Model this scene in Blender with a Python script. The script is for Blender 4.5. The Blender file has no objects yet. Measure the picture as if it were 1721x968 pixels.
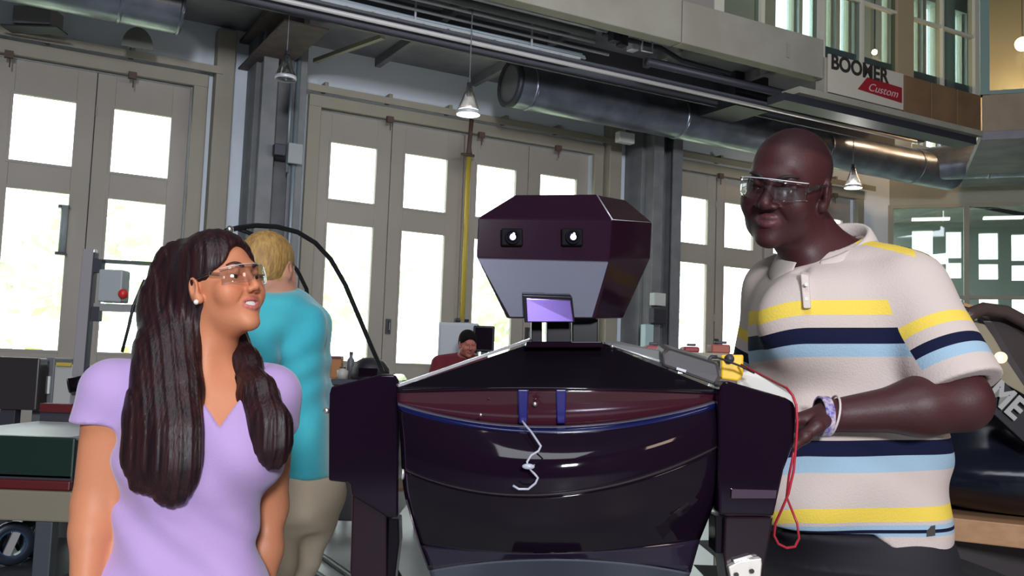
import bpy, math, random
import numpy as np
from mathutils import Vector, Matrix
random.seed(5); rng = np.random.default_rng(7)
C = bpy.context.scene.collection
SC = bpy.context.scene
# ------------------------------------------------------------------ camera
F = 1600.0; EYE = 1.35
PITCH = math.atan((618-484)/F); ROLL = math.radians(2.08)
fw = np.array([0, math.cos(PITCH), math.sin(PITCH)]); _r = np.array([1., 0, 0]); _u = np.cross(_r, fw)
CR = _r*math.cos(ROLL)+_u*math.sin(ROLL); CU = -_r*math.sin(ROLL)+_u*math.cos(ROLL)
cam_d = bpy.data.cameras.new('camera'); cam = bpy.data.objects.new('camera', cam_d); C.objects.link(cam)
cam_d.sensor_width = 36; cam_d.lens = 36*F/1721
cam.matrix_world = Matrix([[CR[0], CU[0], -fw[0], 0], [CR[1], CU[1], -fw[1], 0], [CR[2], CU[2], -fw[2], EYE], [0, 0, 0, 1]])
cam_d.clip_end = 200
SC.camera = cam
SC.view_settings.view_transform = 'Standard'; SC.view_settings.look = 'None'
SC.view_settings.gamma = 1; SC.view_settings.use_curve_mapping = False
SC.view_settings.exposure = -0.15
# ------------------------------------------------------------------ world + lights
w = bpy.data.worlds.new('daylight'); SC.world = w; w.use_nodes = True
w.node_tree.nodes['Background'].inputs[0].default_value = (0.93, 1.0, 1.0, 1)
w.node_tree.nodes['Background'].inputs[1].default_value = 6.0
def area(name, loc, target, sx, sy, power, col):
    l = bpy.data.lights.new(name, 'AREA'); l.shape = 'RECTANGLE'; l.size = sx; l.size_y = sy; l.energy = power; l.color = col
    o = bpy.data.objects.new(name, l); C.objects.link(o); o.location = loc
    o.rotation_euler = (Vector(target)-Vector(loc)).to_track_quat('-Z', 'Y').to_euler()
    return o
area('high_window_light', (1.3, -8.2, 3.9), (2.0, 9, 4.0), 1.4, 1.1, 1200, (0.88, 0.93, 1.0))
area('warm_hall_lamp', (3.8, -1.2, 3.4), (0.2, 2.2, 1.3), 1.0, 1.0, 34, (1.0, 0.76, 0.58))
area('roof_fill_light', (-1.0, -2.5, 8.6), (1.0, 4, 0), 5, 4, 420, (0.88, 0.93, 1.0))  # unseen area light added overhead as fill for the hall

# ------------------------------------------------------------------ helpers
D3 = np.array([0.87097621, 0.49132519, 0]); N3 = np.array([-0.49132519, 0.87097621, 0])
def W(s, D, z): return s*D3+D*N3+np.array([0, 0, z])
def at(px, py, Y):
    v = fw+CR*(px-860.5)/F-CU*(py-484)/F
    return np.array([0, 0, EYE])+v*(Y/v[1])
MATS = {}
def mat(name, col, rough=0.6, metal=0.0, spec=0.5, noise=None, bump=0.0, bscale=40, coat=0.0, emit=None, attr=None, stretch=None, var=None, sheen=0.0):
    if name in MATS: return MATS[name]
    m = bpy.data.materials.new(name); m.use_nodes = True; nt = m.node_tree; b = nt.nodes['Principled BSDF']
    b.inputs['Base Color'].default_value = (*col, 1); b.inputs['Roughness'].default_value = rough
    b.inputs['Metallic'].default_value = metal; b.inputs['Specular IOR Level'].default_value = spec
    b.inputs['Coat Weight'].default_value = coat; b.inputs['Coat Roughness'].default_value = 0.03
    b.inputs['Sheen Weight'].default_value = sheen
    if emit: b.inputs['Emission Color'].default_value = (*emit[0], 1); b.inputs['Emission Strength'].default_value = emit[1]
    tc = nt.nodes.new('ShaderNodeTexCoord'); mp = nt.nodes.new('ShaderNodeMapping'); nt.links.new(tc.outputs['Object'], mp.inputs[0])
    if stretch: mp.inputs['Scale'].default_value = stretch
    src = None
    if attr:
        a = nt.nodes.new('ShaderNodeAttribute'); a.attribute_name = attr; src = a.outputs['Color']
    if var:
        n = nt.nodes.new('ShaderNodeTexNoise'); n.inputs['Scale'].default_value = var[0]; n.inputs['Detail'].default_value = 6
        nt.links.new(mp.outputs[0], n.inputs[0])
        mx = nt.nodes.new('ShaderNodeMix'); mx.data_type = 'RGBA'
        rp = nt.nodes.new('ShaderNodeMapRange'); rp.inputs[1].default_value = 0.35; rp.inputs[2].default_value = 0.65
        nt.links.new(n.outputs[0], rp.inputs[0]); nt.links.new(rp.outputs[0], mx.inputs[0])
        mx.inputs[6].default_value = (*col, 1); mx.inputs[7].default_value = (*var[1], 1)
        if src is not None:
            mx.blend_type = 'MULTIPLY'; nt.links.new(src, mx.inputs[6])
        src = mx.outputs[2]
    if src is not None: nt.links.new(src, b.inputs['Base Color'])
    if bump:
        n = nt.nodes.new('ShaderNodeTexNoise'); n.inputs['Scale'].default_value = bscale; n.inputs['Detail'].default_value = 5
        nt.links.new(mp.outputs[0], n.inputs[0]); bp = nt.nodes.new('ShaderNodeBump'); bp.inputs['Strength'].default_value = bump
        bp.inputs['Distance'].default_value = 0.01; nt.links.new(n.outputs[0], bp.inputs['Height']); nt.links.new(bp.outputs[0], b.inputs['Normal'])
    MATS[name] = m; return m
def glassmat(name, tint=(1, 1, 1), gloss=0.12, rough=0.02):
    if name in MATS: return MATS[name]
    m = bpy.data.materials.new(name); m.use_nodes = True; nt = m.node_tree; nt.nodes.remove(nt.nodes['Principled BSDF'])
    t = nt.nodes.new('ShaderNodeBsdfTransparent'); t.inputs[0].default_value = (*tint, 1)
    g = nt.nodes.new('ShaderNodeBsdfGlossy'); g.inputs['Roughness'].default_value = rough
    lw = nt.nodes.new('ShaderNodeLayerWeight'); lw.inputs[0].default_value = 0.5
    pw = nt.nodes.new('ShaderNodeMath'); pw.operation = 'POWER'; pw.inputs[1].default_value = 4; nt.links.new(lw.outputs['Facing'], pw.inputs[0])
    ad = nt.nodes.new('ShaderNodeMath'); ad.operation = 'ADD'; ad.use_clamp = True; ad.inputs[1].default_value = gloss
    nt.links.new(pw.outputs[0], ad.inputs[0])
    mx = nt.nodes.new('ShaderNodeMixShader'); nt.links.new(ad.outputs[0], mx.inputs[0]); nt.links.new(t.outputs[0], mx.inputs[1]); nt.links.new(g.outputs[0], mx.inputs[2])
    nt.links.new(mx.outputs[0], nt.nodes['Material Output'].inputs[0]); MATS[name] = m; return m

class Geo:
    def __init__(s): s.v = []; s.f = []
    def add(s, vs, fs):
        o = len(s.v); s.v += [tuple(map(float, q)) for q in vs]; s.f += [tuple(i+o for i in q) for q in fs]; return s
    def hexa(s, p):   # 8 corners: bottom 0-3, top 4-7
        return s.add(p, [(3, 2, 1, 0), (4, 5, 6, 7), (0, 1, 5, 4), (1, 2, 6, 5), (2, 3, 7, 6), (3, 0, 4, 7)])
    def box(s, a, b):
        (x0, y0, z0), (x1, y1, z1) = a, b
        return s.hexa([(x0, y0, z0), (x1, y0, z0), (x1, y1, z0), (x0, y1, z0), (x0, y0, z1), (x1, y0, z1), (x1, y1, z1), (x0, y1, z1)])
    def wbox(s, s0, s1, d0, d1, z0, z1):   # a box in the frame of the garage wall
        return s.hexa([W(s0, d0, z0), W(s1, d0, z0), W(s1, d1, z0), W(s0, d1, z0), W(s0, d0, z1), W(s1, d0, z1), W(s1, d1, z1), W(s0, d1, z1)])
    def bar(s, a, b, wd, ht, up=(0, 0, 1)):
        a = np.array(a, float); b = np.array(b, float); t = (b-a)/np.linalg.norm(b-a); up = np.array(up, float)
        x = np.cross(t, up); x /= np.linalg.norm(x); z = np.cross(x, t)
        q = lambda p, i, j: p+x*wd/2*i+z*ht/2*j
        return s.hexa([q(a, -1, -1), q(a, 1, -1), q(b, 1, -1), q(b, -1, -1), q(a, -1, 1), q(a, 1, 1), q(b, 1, 1), q(b, -1, 1)])
    def tube(s, pts, r, n=10, cap=True):
        pts = [np.array(p, float) for p in pts]; m = len(pts); rr = r if hasattr(r, '__len__') else [r]*m
        vs = []; x = None
        for i, p in enumerate(pts):
            t = pts[min(i+1, m-1)]-pts[max(i-1, 0)]; t /= np.linalg.norm(t)+1e-12
            if x is None:
                x = np.cross(t, (0, 0, 1.)) if abs(t[2]) < 0.9 else np.cross(t, (1., 0, 0))
            x = x-t*(x@t); x /= np.linalg.norm(x)+1e-12; y = np.cross(t, x)
            for k in range(n):
                a = 2*math.pi*k/n; vs.append(p+rr[i]*(x*math.cos(a)+y*math.sin(a)))
        fs = [(i*n+k, i*n+(k+1) % n, (i+1)*n+(k+1) % n, (i+1)*n+k) for i in range(m-1) for k in range(n)]
        if cap: fs += [tuple(range(n))[::-1], tuple((m-1)*n+k for k in range(n))]
        return s.add(vs, fs)
    def lathe(s, c, prof, n=24, axis=(0, 0, 1), ref=None):
        c = np.array(c, float); z = np.array(axis, float); z /= np.linalg.norm(z)
        x = np.cross(z, (0, 1., 0)) if abs(z[1]) < 0.9 else np.cross(z, (1., 0, 0)); x /= np.linalg.norm(x); y = np.cross(z, x)
        vs = []
        for r, h in prof:
            for k in range(n):
                a = 2*math.pi*k/n; vs.append(c+z*h+r*(x*math.cos(a)+y*math.sin(a)))
        fs = [(i*n+k, i*n+(k+1) % n, (i+1)*n+(k+1) % n, (i+1)*n+k) for i in range(len(prof)-1) for k in range(n)]
        return s.add(vs, fs)
    def prism(s, front, back):
        n = len(front); return s.add(list(front)+list(back), [tuple(range(n)), tuple(range(2*n-1, n-1, -1))]+[(i, i+n, (i+1) % n+n, (i+1) % n) for i in range(n)])
    def grid(s, rows):
        m = len(rows); n = len(rows[0]); return s.add([p for r in rows for p in r], [(i*n+k, i*n+k+1, (i+1)*n+k+1, (i+1)*n+k) for i in range(m-1) for k in range(n-1)])
    def ball(s, c, r, n=16, m=10, R=None):
        c = np.array(c, float); rr = np.array(r if hasattr(r, '__len__') else [r]*3, float); vs = []
        for i in range(m+1):
            ph = math.pi*(i+0.0001 if i == 0 else (i-0.0001 if i == m else i))/m
            for k in range(n):
                a = 2*math.pi*k/n; q = rr*np.array([math.sin(ph)*math.cos(a), math.sin(ph)*math.sin(a), math.cos(ph)])
                vs.append(c+(R@q if R is not None else q))
        return s.add(vs, [(i*n+k, (i+1)*n+k, (i+1)*n+(k+1) % n, i*n+(k+1) % n) for i in range(m) for k in range(n)])
def origin(o):
    p = np.zeros(3)
    while o is not None: p += np.array(o.location); o = o.parent
    return p
def finish(o, m, parent, smooth, bevel, solid, kind):
    if m is not None: o.data.materials.append(m)
    C.objects.link(o)
    if parent is not None: o.parent = parent
    if smooth: o.data.polygons.foreach_set('use_smooth', [True]*len(o.data.polygons))
    if solid: md = o.modifiers.new('thickness', 'SOLIDIFY'); md.thickness = solid; md.offset = 0
    if bevel: md = o.modifiers.new('edges', 'BEVEL'); md.width = bevel; md.segments = 2; md.limit_method = 'ANGLE'; md.angle_limit = math.radians(35)
    if kind: o['kind'] = kind
    return o
def mk(name, g, m, parent=None, smooth=False, bevel=0, solid=0, kind=None, label=None):
    off = origin(parent) if parent is not None else np.zeros(3)
    me = bpy.data.meshes.new(name); v = np.array(g.v)
    o = bpy.data.objects.new(name, me)
    if parent is None: off = (v.min(0)+v.max(0))/2; off[2] = v.min(0)[2]; o.location = off
    me.from_pydata([tuple(q) for q in v-off], [], g.f); me.update()
    import bmesh
    b = bmesh.new(); b.from_mesh(me); bmesh.ops.recalc_face_normals(b, faces=b.faces); b.to_mesh(me); b.free()
    finish(o, m, parent, smooth, bevel, solid, kind)
    if label: o['label'] = label
    return o
def thing(name, label, cat, loc, group=None):
    o = bpy.data.objects.new(name, None); C.objects.link(o); o.location = tuple(map(float, loc)); o.empty_display_size = .1
    o['label'] = label; o['category'] = cat
    if group: o['group'] = group
    return o
def tag(o, label, cat, group=None):
    o['label'] = label; o['category'] = cat
    if group: o['group'] = group
    return o
def setempty(name, loc=(0, 0, 0)):
    o = bpy.data.objects.new(name, None); C.objects.link(o); o.location = tuple(loc); o['kind'] = 'structure'; return o
def text(body, size, p, xdir, updir, m, parent, name='lettering', ext=0.004, shear=0, bold=0, squash=1.0):
    cu = bpy.data.curves.new(name, 'FONT'); cu.body = body; cu.size = size; cu.extrude = ext; cu.offset = bold; cu.shear = shear
    t = bpy.data.objects.new('tmp', cu); C.objects.link(t); bpy.context.view_layer.update()
    me = bpy.data.meshes.new_from_object(t.evaluated_get(bpy.context.evaluated_depsgraph_get())); bpy.data.objects.remove(t)
    x = np.array(xdir, float); x /= np.linalg.norm(x); y = np.array(updir, float); y -= x*(y@x); y /= np.linalg.norm(y); z = np.cross(x, y)
    n = len(me.vertices); v = np.empty(n*3, 'f'); me.vertices.foreach_get('co', v); v = v.reshape(-1, 3)
    v = v[:, :1]*x*squash+v[:, 1:2]*y+v[:, 2:]*z+np.array(p)-origin(parent); me.vertices.foreach_set('co', v.astype('f').ravel()); me.update()
    me.materials.clear()
    o = bpy.data.objects.new(name, me); return finish(o, m, parent, False, 0, 0, None)

# ------------------------------------------------------------------ implicit modelling (bodies, hair, clothes)
def smin(a, b, k):
    if k <= 0: return np.minimum(a, b)
    h = np.maximum(k-np.abs(a-b), 0)/k; return np.minimum(a, b)-h*h*k*0.25
class Sdf:
    def __init__(s): s.p = []; s.fr(np.zeros(3), np.eye(3), 1.0); s.post = []
    def fr(s, c, R, sc): s.c = np.array(c, float); s.R = R; s.s = np.ones(3)*sc; s.k = float(np.mean(s.s))
    def L(s, q): return s.c+s.R@(np.array(q, float)*s.s)
    def _add(s, fn, lo, hi, k, op): s.p.append((fn, np.array(lo), np.array(hi), k, op)); return s
    def ell(s, c, r, k=0.02, op='u', R=None, wc=False):
        Rr = s.R if R is None else s.R@R; cw = s.L(c) if not wc else np.array(c, float); sc = s.s; r = np.array(r, float)*sc; m = r.max()
        def fn(X, Y, Z):
            x, y, z = X-cw[0], Y-cw[1], Z-cw[2]
            a = (x*Rr[0, 0]+y*Rr[1, 0]+z*Rr[2, 0])/r[0]; b = (x*Rr[0, 1]+y*Rr[1, 1]+z*Rr[2, 1])/r[1]; c_ = (x*Rr[0, 2]+y*Rr[1, 2]+z*Rr[2, 2])/r[2]
            k0 = np.sqrt(a*a+b*b+c_*c_)+1e-9; k1 = np.sqrt((a/r[0])**2+(b/r[1])**2+(c_/r[2])**2)+1e-9
            return k0*(k0-1)/k1
        return s._add(fn, cw-m, cw+m, k*s.k, op)
    def cap(s, a, b, ra, rb, k=0.02, op='u', local=False, flat=None):
        if local: a = s.L(a); b = s.L(b); ra *= s.k; rb *= s.k; k *= s.k
        a = np.array(a, float); b = np.array(b, float); d = b-a; dd = d@d+1e-12; m = max(ra, rb)
        fl = None
        if flat is not None: fl = np.array(flat[0], float); fl /= np.linalg.norm(fl); fs = flat[1]   # squeeze along a direction
        def fn(X, Y, Z):
            x, y, z = X-a[0], Y-a[1], Z-a[2]; t = np.clip((x*d[0]+y*d[1]+z*d[2])/dd, 0, 1)
            x = x-t*d[0]; y = y-t*d[1]; z = z-t*d[2]
            if fl is not None:
                q = (x*fl[0]+y*fl[1]+z*fl[2])*(1/fs-1); x = x+q*fl[0]; y = y+q*fl[1]; z = z+q*fl[2]
            dist = np.sqrt(x*x+y*y+z*z)-(ra+t*(rb-ra))
            return dist*(fs if fl is not None else 1)
        return s._add(fn, np.minimum(a, b)-m, np.maximum(a, b)+m, k, op)
    def chain(s, pts, rs, k=0.02, op='u', flat=None):
        for i in range(len(pts)-1): s.cap(pts[i], pts[i+1], rs[i], rs[i+1], k, op, flat=flat)
        return s
    def loft(s, st, yaw=0.0, k=0.03, p=2.3, inflate=0.0):   # stations (z, cx, cy, rx, ry)
        st = np.array(sorted(st), float); z = st[:, 0]; zz = np.linspace(z[0], z[-1], 120)
        co = []
        for j in range(1, 5):
            dv = np.gradient(st[:, j], z); out = []
            for q in zz:
                i = min(max(np.searchsorted(z, q)-1, 0), len(z)-2); h = z[i+1]-z[i]; t = (q-z[i])/h
                out.append((2*t**3-3*t*t+1)*st[i, j]+(t**3-2*t*t+t)*h*dv[i]+(-2*t**3+3*t*t)*st[i+1, j]+(t**3-t*t)*h*dv[i+1])
            co.append(np.array(out))
        cy_, sy_ = math.cos(yaw), math.sin(yaw); m = max(co[2].max(), co[3].max())+0.05
        lo = np.array([co[0].min()-m, co[1].min()-m, z[0]-inflate]); hi = np.array([co[0].max()+m, co[1].max()+m, z[-1]+inflate])
        def fn(X, Y, Z):
            x = X-np.interp(Z, zz, co[0]); y = Y-np.interp(Z, zz, co[1]); rx = np.interp(Z, zz, co[2])+inflate; ry = np.interp(Z, zz, co[3])+inflate
            u = np.abs(x*cy_+y*sy_)/rx; v = np.abs(-x*sy_+y*cy_)/ry
            d = ((u**p+v**p)**(1/p)-1)*np.minimum(rx, ry)
            e = np.maximum(z[0]-inflate-Z, Z-z[-1]-inflate); return -smin(-d, -e, 0.04)
        return s._add(fn, lo, hi, k, 'u')
    def plane(s, pt, n, k=0.0):   # cut away the side the normal points to
        pt = np.array(pt, float); n = np.array(n, float); n /= np.linalg.norm(n)
        s.p.append((lambda X, Y, Z: (X-pt[0])*n[0]+(Y-pt[1])*n[1]+(Z-pt[2])*n[2], None, None, k, 'i')); return s
    def off(s, t, fn=None): s.p.append((fn, t, None, 0, 'o')); return s
    def field(s, lo, hi, h):
        ax = [np.arange(lo[i], hi[i]+h, h) for i in range(3)]
        f = np.full([len(a) for a in ax], 0.3, np.float32)
        for fn, l, u, k, op in s.p:
            if op == 'o':
                X, Y, Z = np.meshgrid(*ax, indexing='ij', sparse=True)
                f -= l if fn is None else fn(X, Y, Z).astype(np.float32); continue
            if op == 'i': sl = [slice(0, len(a)) for a in ax]
            else:
                pad = k+3*h+0.045; sl = []
                for i in range(3):
                    a0 = max(int((l[i]-pad-lo[i])/h), 0); a1 = min(int((u[i]+pad-lo[i])/h)+2, len(ax[i])); sl.append(slice(a0, max(a1, a0)))
            if any(q.stop <= q.start for q in sl): continue
            X, Y, Z = np.meshgrid(*[ax[i][sl[i]] for i in range(3)], indexing='ij', sparse=True)
            d = fn(X, Y, Z); g = f[tuple(sl)]
            if op == 'u': g = smin(g, d, k)
            elif op == 's': g = -smin(-g, d, k)
            elif op == 'i': g = -smin(-g, -d, k)
            f[tuple(sl)] = g
        return f, ax
def nets(f, lo, h):
    ins = f < 0; sh = f.shape
    cnt = np.zeros((sh[0]-1, sh[1]-1, sh[2]-1), np.int8)
    for dx in (0, 1):
        for dy in (0, 1):
            for dz in (0, 1): cnt += ins[dx:sh[0]-1+dx, dy:sh[1]-1+dy, dz:sh[2]-1+dz]
    act = (cnt > 0) & (cnt < 8); idx = np.full(act.shape, -1, np.int32); I = np.argwhere(act); idx[act] = np.arange(len(I))
    acc = np.zeros((len(I), 3)); num = np.zeros(len(I))
    cs = [(a, b, c) for a in (0, 1) for b in (0, 1) for c in (0, 1)]
    val = {c: f[I[:, 0]+c[0], I[:, 1]+c[1], I[:, 2]+c[2]] for c in cs}
    for c in cs:
        for ax in range(3):
            if c[ax] == 0:
                e = list(c); e[ax] = 1; e = tuple(e); a, b = val[c], val[e]; m = (a < 0) != (b < 0)
                t = np.where(m, a/np.where(m, a-b, 1), 0); p = np.tile(np.array(c, float), (len(I), 1)); p[:, ax] += t
                acc[m] += p[m]; num[m] += 1
    V = (I+acc/num[:, None])*h+np.array(lo)
    Q = []
    for ax in range(3):
        o1, o2 = (ax+1) % 3, (ax+2) % 3
        sl0 = [slice(1, -1)]*3; sl0[ax] = slice(0, -1); sl1 = list(sl0); sl1[ax] = slice(1, None)
        a = ins[tuple(sl0)]; b = ins[tuple(sl1)]; E = np.argwhere(a != b); sgn = a[tuple(E.T)]
        base = E.copy(); base[:, o1] += 1; base[:, o2] += 1
        def ci(u, v):
            q = base.copy(); q[:, o1] -= u; q[:, o2] -= v; return idx[q[:, 0], q[:, 1], q[:, 2]]
        q = np.stack([ci(1, 1), ci(0, 1), ci(0, 0), ci(1, 0)], 1); q[~sgn] = q[~sgn][:, ::-1]; Q.append(q)
    Q = np.concatenate(Q); Q = Q[(Q >= 0).all(1)]
    return V, Q
def implicit(name, sd, lo, hi, h, m, parent, fine=(), attrs=None, kind=None):
    """one mesh; boxes in fine = [(lo, hi, h)] are meshed more finely"""
    f, ax = sd.field(lo, hi, h); V, Q = nets(f, lo, h)
    if fine:
        cen = V[Q].mean(1); keep = np.ones(len(Q), bool)
        for l, u, hh in fine: keep &= ~((cen > np.array(l)+h*0.6) & (cen < np.array(u)-h*0.6)).all(1)
        Q = Q[keep]; VV = [V]; QQ = [Q]; o = len(V)
        for l, u, hh in fine:
            f2, _ = sd.field(np.array(l)-2*hh, np.array(u)+2*hh, hh); V2, Q2 = nets(f2, np.array(l)-2*hh, hh)
            c2 = V2[Q2].mean(1); Q2 = Q2[((c2 > np.array(l)) & (c2 < np.array(u))).all(1)]
            VV.append(V2); QQ.append(Q2+o); o += len(V2)
        V = np.concatenate(VV); Q = np.concatenate(QQ)
        used = np.unique(Q); mp = np.full(len(V), -1); mp[used] = np.arange(len(used)); V = V[used]; Q = mp[Q]
    off = origin(parent) if parent is not None else np.zeros(3)
    me = bpy.data.meshes.new(name); me.vertices.add(len(V)); me.vertices.foreach_set('co', (V-off).astype('f').ravel())
    me.loops.add(len(Q)*4); me.loops.foreach_set('vertex_index', Q.astype(np.int32).ravel()); me.polygons.add(len(Q))
    me.polygons.foreach_set('loop_start', np.arange(0, len(Q)*4, 4, dtype=np.int32)); me.update(calc_edges=True)
    if attrs:
        for an, fn in attrs.items():
            a = fn(V)
            if a.ndim == 2:
                at_ = me.attributes.new(an, 'FLOAT_COLOR', 'POINT'); at_.data.foreach_set('color', np.concatenate([a, np.ones((len(a), 1))], 1).astype('f').ravel())
            else:
                at_ = me.attributes.new(an, 'FLOAT', 'POINT'); at_.data.foreach_set('value', a.astype('f'))
    o = bpy.data.objects.new(name, me); return finish(o, m, parent, True, 0, 0, kind)
def bounds(pts, pad): p = np.array(pts); return p.min(0)-pad, p.max(0)+pad

def hframe(yaw, pitch, roll):
    y, p, r = map(math.radians, (yaw, pitch, roll))
    f = np.array([math.sin(y)*math.cos(p), -math.cos(y)*math.cos(p), math.sin(p)])
    x = np.cross(f, (0, 0, 1)); x /= np.linalg.norm(x); z = np.cross(x, f)
    x2 = x*math.cos(r)+z*math.sin(r); z2 = -x*math.sin(r)+z*math.cos(r)
    return np.stack([x2, f, z2], 1)
def head(sd, c, R, s, female=False, smile=0.5, open_mouth=False):
    sd.fr(c, R, s)
    sd.ell((0, -.014, .036), (.075, .097, .082), .01)
    sd.ell((0, .032, -.022), (.062, .060, .078), .03)
    sd.ell((0, .036, -.072), (.050 if not female else .043, .050, .040), .03)
    if not female: sd.ell((.040, .018, -.066), (.022, .035, .028), .03); sd.ell((-.040, .018, -.066), (.022, .035, .028), .03)
    sd.ell((0, .078, -.098), (.020, .016, .014), .025)
    sd.cap((-.032, .080, .022), (.032, .080, .022), .0105, .0105, .022, local=True)
    nw = .0105 if female else .015
    sd.cap((0, .090, .012), (0, .110 if female else .109, -.024), .0068, .0095 if female else .0125, .010, local=True)
    for q in (-1, 1):
        sd.ell((q*nw, .099, -.029), (.0075 if female else .0095, .010, .007), .006)
        sd.ell((q*.040, .064, -.022), (.024, .020, .022), .022)
        sd.ell((q*.031, .096, .004), (.018, .015, .011), .014, 's')
        # eyelids
        sd.cap((q*.017, .0865, .0085), (q*.045, .0795, .0080), .0042, .0036, .005, local=True); sd.cap((q*.031, .0895, .012), (q*.031, .0885, .0115), .004, .004, .01, local=True)
        sd.cap((q*.017, .0855, -.0028), (q*.045, .0790, -.002), .0034, .0030, .005, local=True)
        # ear
        sd.ell((q*.0765, -.008, -.006), (.009, .019, .031), .008, R=np.array(Matrix.Rotation(math.radians(q*-18), 3, 'Z')))
        sd.ell((q*.085, -.003, -.002), (.006, .009, .016), .005, 's')
        sd.ell((q*.074, .003, -.030), (.008, .009, .010), .008)
        if smile: sd.cap((q*.019, .0955, -.033), (q*.036, .082, -.052), .0020, .0020, .010, 's', local=True); sd.ell((q*.040, .062, -.034), (.017, .015, .016), .030)
    lw = .023+.006*smile+(.004 if open_mouth else 0); up = .010*smile; lr = .0044 if female else .0062
    ly = .0925 if female else .0935
    if open_mouth:
        sd.ell((0, ly+.004, -.0585), (lw-.003, .016, .0075), .004, 's')
        gap = .0095
    else: gap = .0048 if female else .0062
    n = 8
    for i in range(n):
        t0 = -1+2*i/n; t1 = -1+2*(i+1)/n
        for sg, zc in ((1, -.0575+gap), (-1, -.0585-gap)):
            q = lambda t: (t*lw, ly-.016*t*t, zc*(1)+(-sg*gap+up)*t*t+0.0)
            rr = lambda t: lr*(1-.6*t*t)*(1.15 if sg < 0 else 1)
            sd.cap(q(t0), q(t1), rr(t0), rr(t1), .003, local=True)
    sd.fr(np.zeros(3), np.eye(3), 1)
def loc(V, c, R, s): return ((V-c)@R)/s
def face_extras(c, R, s, parent, iris, brow, lens=True, open_mouth=False, female=False):
    sv = s; s = float(np.mean(s)); L = lambda q: c+R@(np.array(q, float)*sv)
    for q in (-1, 1):
        e = mk('eye', Geo().ball(L((q*.031, .0735, .003)), .0132*s, 20, 14), mat('eye_white', (.45, .42, .40), .25), parent, True)
        mk('iris', Geo().ball(L((q*.0325, .0855, .0032)), (.0062*s, .0026*s, .0062*s), 14, 8, R), mat('iris_'+iris, {'brown': (.05, .02, .01)}[iris], .1), e, True)
        g = Geo(); pts = [L((q*(.014+.036*t), .0955-.018*t*t, .0225+.008*math.sin(t*2.4))) for t in np.linspace(0, 1, 8)]
        g.tube(pts, [.0030*s, .0042*s, .0044*s, .0042*s, .0038*s, .0032*s, .0024*s, .0012*s], 8); mk('eyebrow', g, brow, parent, True)
    if open_mouth:
        g = Geo()
        for j in range(10):
            x0 = -.021+.0042*j; yy = .0865-.016*((x0+.002)/.026)**2; g.hexa([L(p) for p in [(x0+.0002, yy-.004, -.0655), (x0+.004, yy-.004, -.0655), (x0+.004, yy+.003, -.0645), (x0+.0002, yy+.003, -.0645), (x0+.0002, yy-.004, -.0485), (x0+.004, yy-.004, -.0485), (x0+.004, yy+.0035, -.0485), (x0+.0002, yy+.0035, -.0485)]])
        mk('teeth', g, mat('teeth_white', (.85, .83, .8), .2), parent, False, .0006)
def glasses(c, R, s, parent, temple_col):
    sv = s; s = float(np.mean(s)); L = lambda q: c+R@(np.array(q, float)*sv)
    root = bpy.data.objects.new('safety_glasses', None); C.objects.link(root); root.parent = parent
    root['label'] = 'clear wraparound safety glasses'
    rows = []
    for j in range(9):
        v = -1+2*j/8; row = []
        for i in range(33):
            u = -1+2*i/32; x = u*.068
            low = -.020+.017*math.exp(-(x/.013)**2)-.002*math.cos(x*40); hi = .0205-.005*u*u
            z = .004+(low+(hi-low)*(v+1)/2); y = .119-.42*x*x/.068-.05*abs(u)**4*.3-.010*v*v*.3
            row.append(L((x, y, z)))
        rows.append(row)
    mk('lens', Geo().grid(rows), glassmat('clear_polycarbonate', (.88, .89, .91), .05, .04), root, True, solid=.0016)
    g = Geo(); g.tube([rows[-1][i] for i in range(33)], .0009*s, 6); mk('brow_bar', g, mat('clear_rim', (.8, .82, .85), .12, 0, .8), root, True)
    for q in (-1, 1):
        e = rows[5][32 if q > 0 else 0]
        g = Geo(); g.bar(e, L((q*.079, .05, .014)), .003*s, .009*s, R[:, 2]).bar(L((q*.079, .05, .014)), L((q*.081, -.012, .012)), .003*s, .006*s, R[:, 2]).bar(L((q*.081, -.012, .012)), L((q*.079, -.035, -.012)), .003*s, .005*s, R[:, 2])
        mk('temple', g, temple_col, root, False, .001)
def hand(sd, wrist, palm_end, nrm, side, curl=0.5, s=1.0):
    """palm from wrist to knuckles, five fingers; nrm = palm normal (fingers curl towards it), side = +1/-1 thumb side"""
    wv = np.array(wrist, float); pv = np.array(palm_end, float); ax = (pv-wv); Ln = np.linalg.norm(ax); ax /= Ln
    nn = np.array(nrm, float); nn -= ax*(nn@ax); nn /= np.linalg.norm(nn); sx = np.cross(ax, nn)*side
    for j, o in enumerate((-.030, -.011, .009, .028)):
        sd.cap(wv+sx*o*.5*s+ax*.012, pv+sx*o*s-ax*(.004*abs(j-1)), .016*s, .0125*s, .02)
    for j, (o, ln) in enumerate(zip((.030, .010, -.010, -.029), (.072, .080, .074, .058))):
        p = pv+sx*o*s-ax*(.004*abs(j-1)); d = ax.copy(); a = curl*(0.5+0.12*j)
        for q, (fr_, r0, r1) in enumerate(((.45, .0105, .0095), (.30, .0095, .0085), (.25, .0085, .0070))):
            d = d*math.cos(a)+nn*math.sin(a); d /= np.linalg.norm(d); nx = nn-d*(nn@d); nn_ = nx/np.linalg.norm(nx)
            e = p+d*ln*fr_*s; sd.cap(p, e, r0*s, r1*s, .004); p = e; a = curl*(0.75)
            nn = nn_
        nn = np.array(nrm, float); nn -= ax*(nn@ax); nn /= np.linalg.norm(nn)
    b = wv+ax*.02*s+sx*.022*s+nn*.006*s; m_ = b+(ax*.55+sx*.6+nn*.35)*.042*s; e = m_+(ax*.85+sx*.15+nn*.45)*.032*s; t = e+(ax*.9-sx*.1+nn*.5)*.026*s
    sd.chain([b, m_, e, t], [.016*s, .013*s, .011*s, .009*s], .010)
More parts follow.
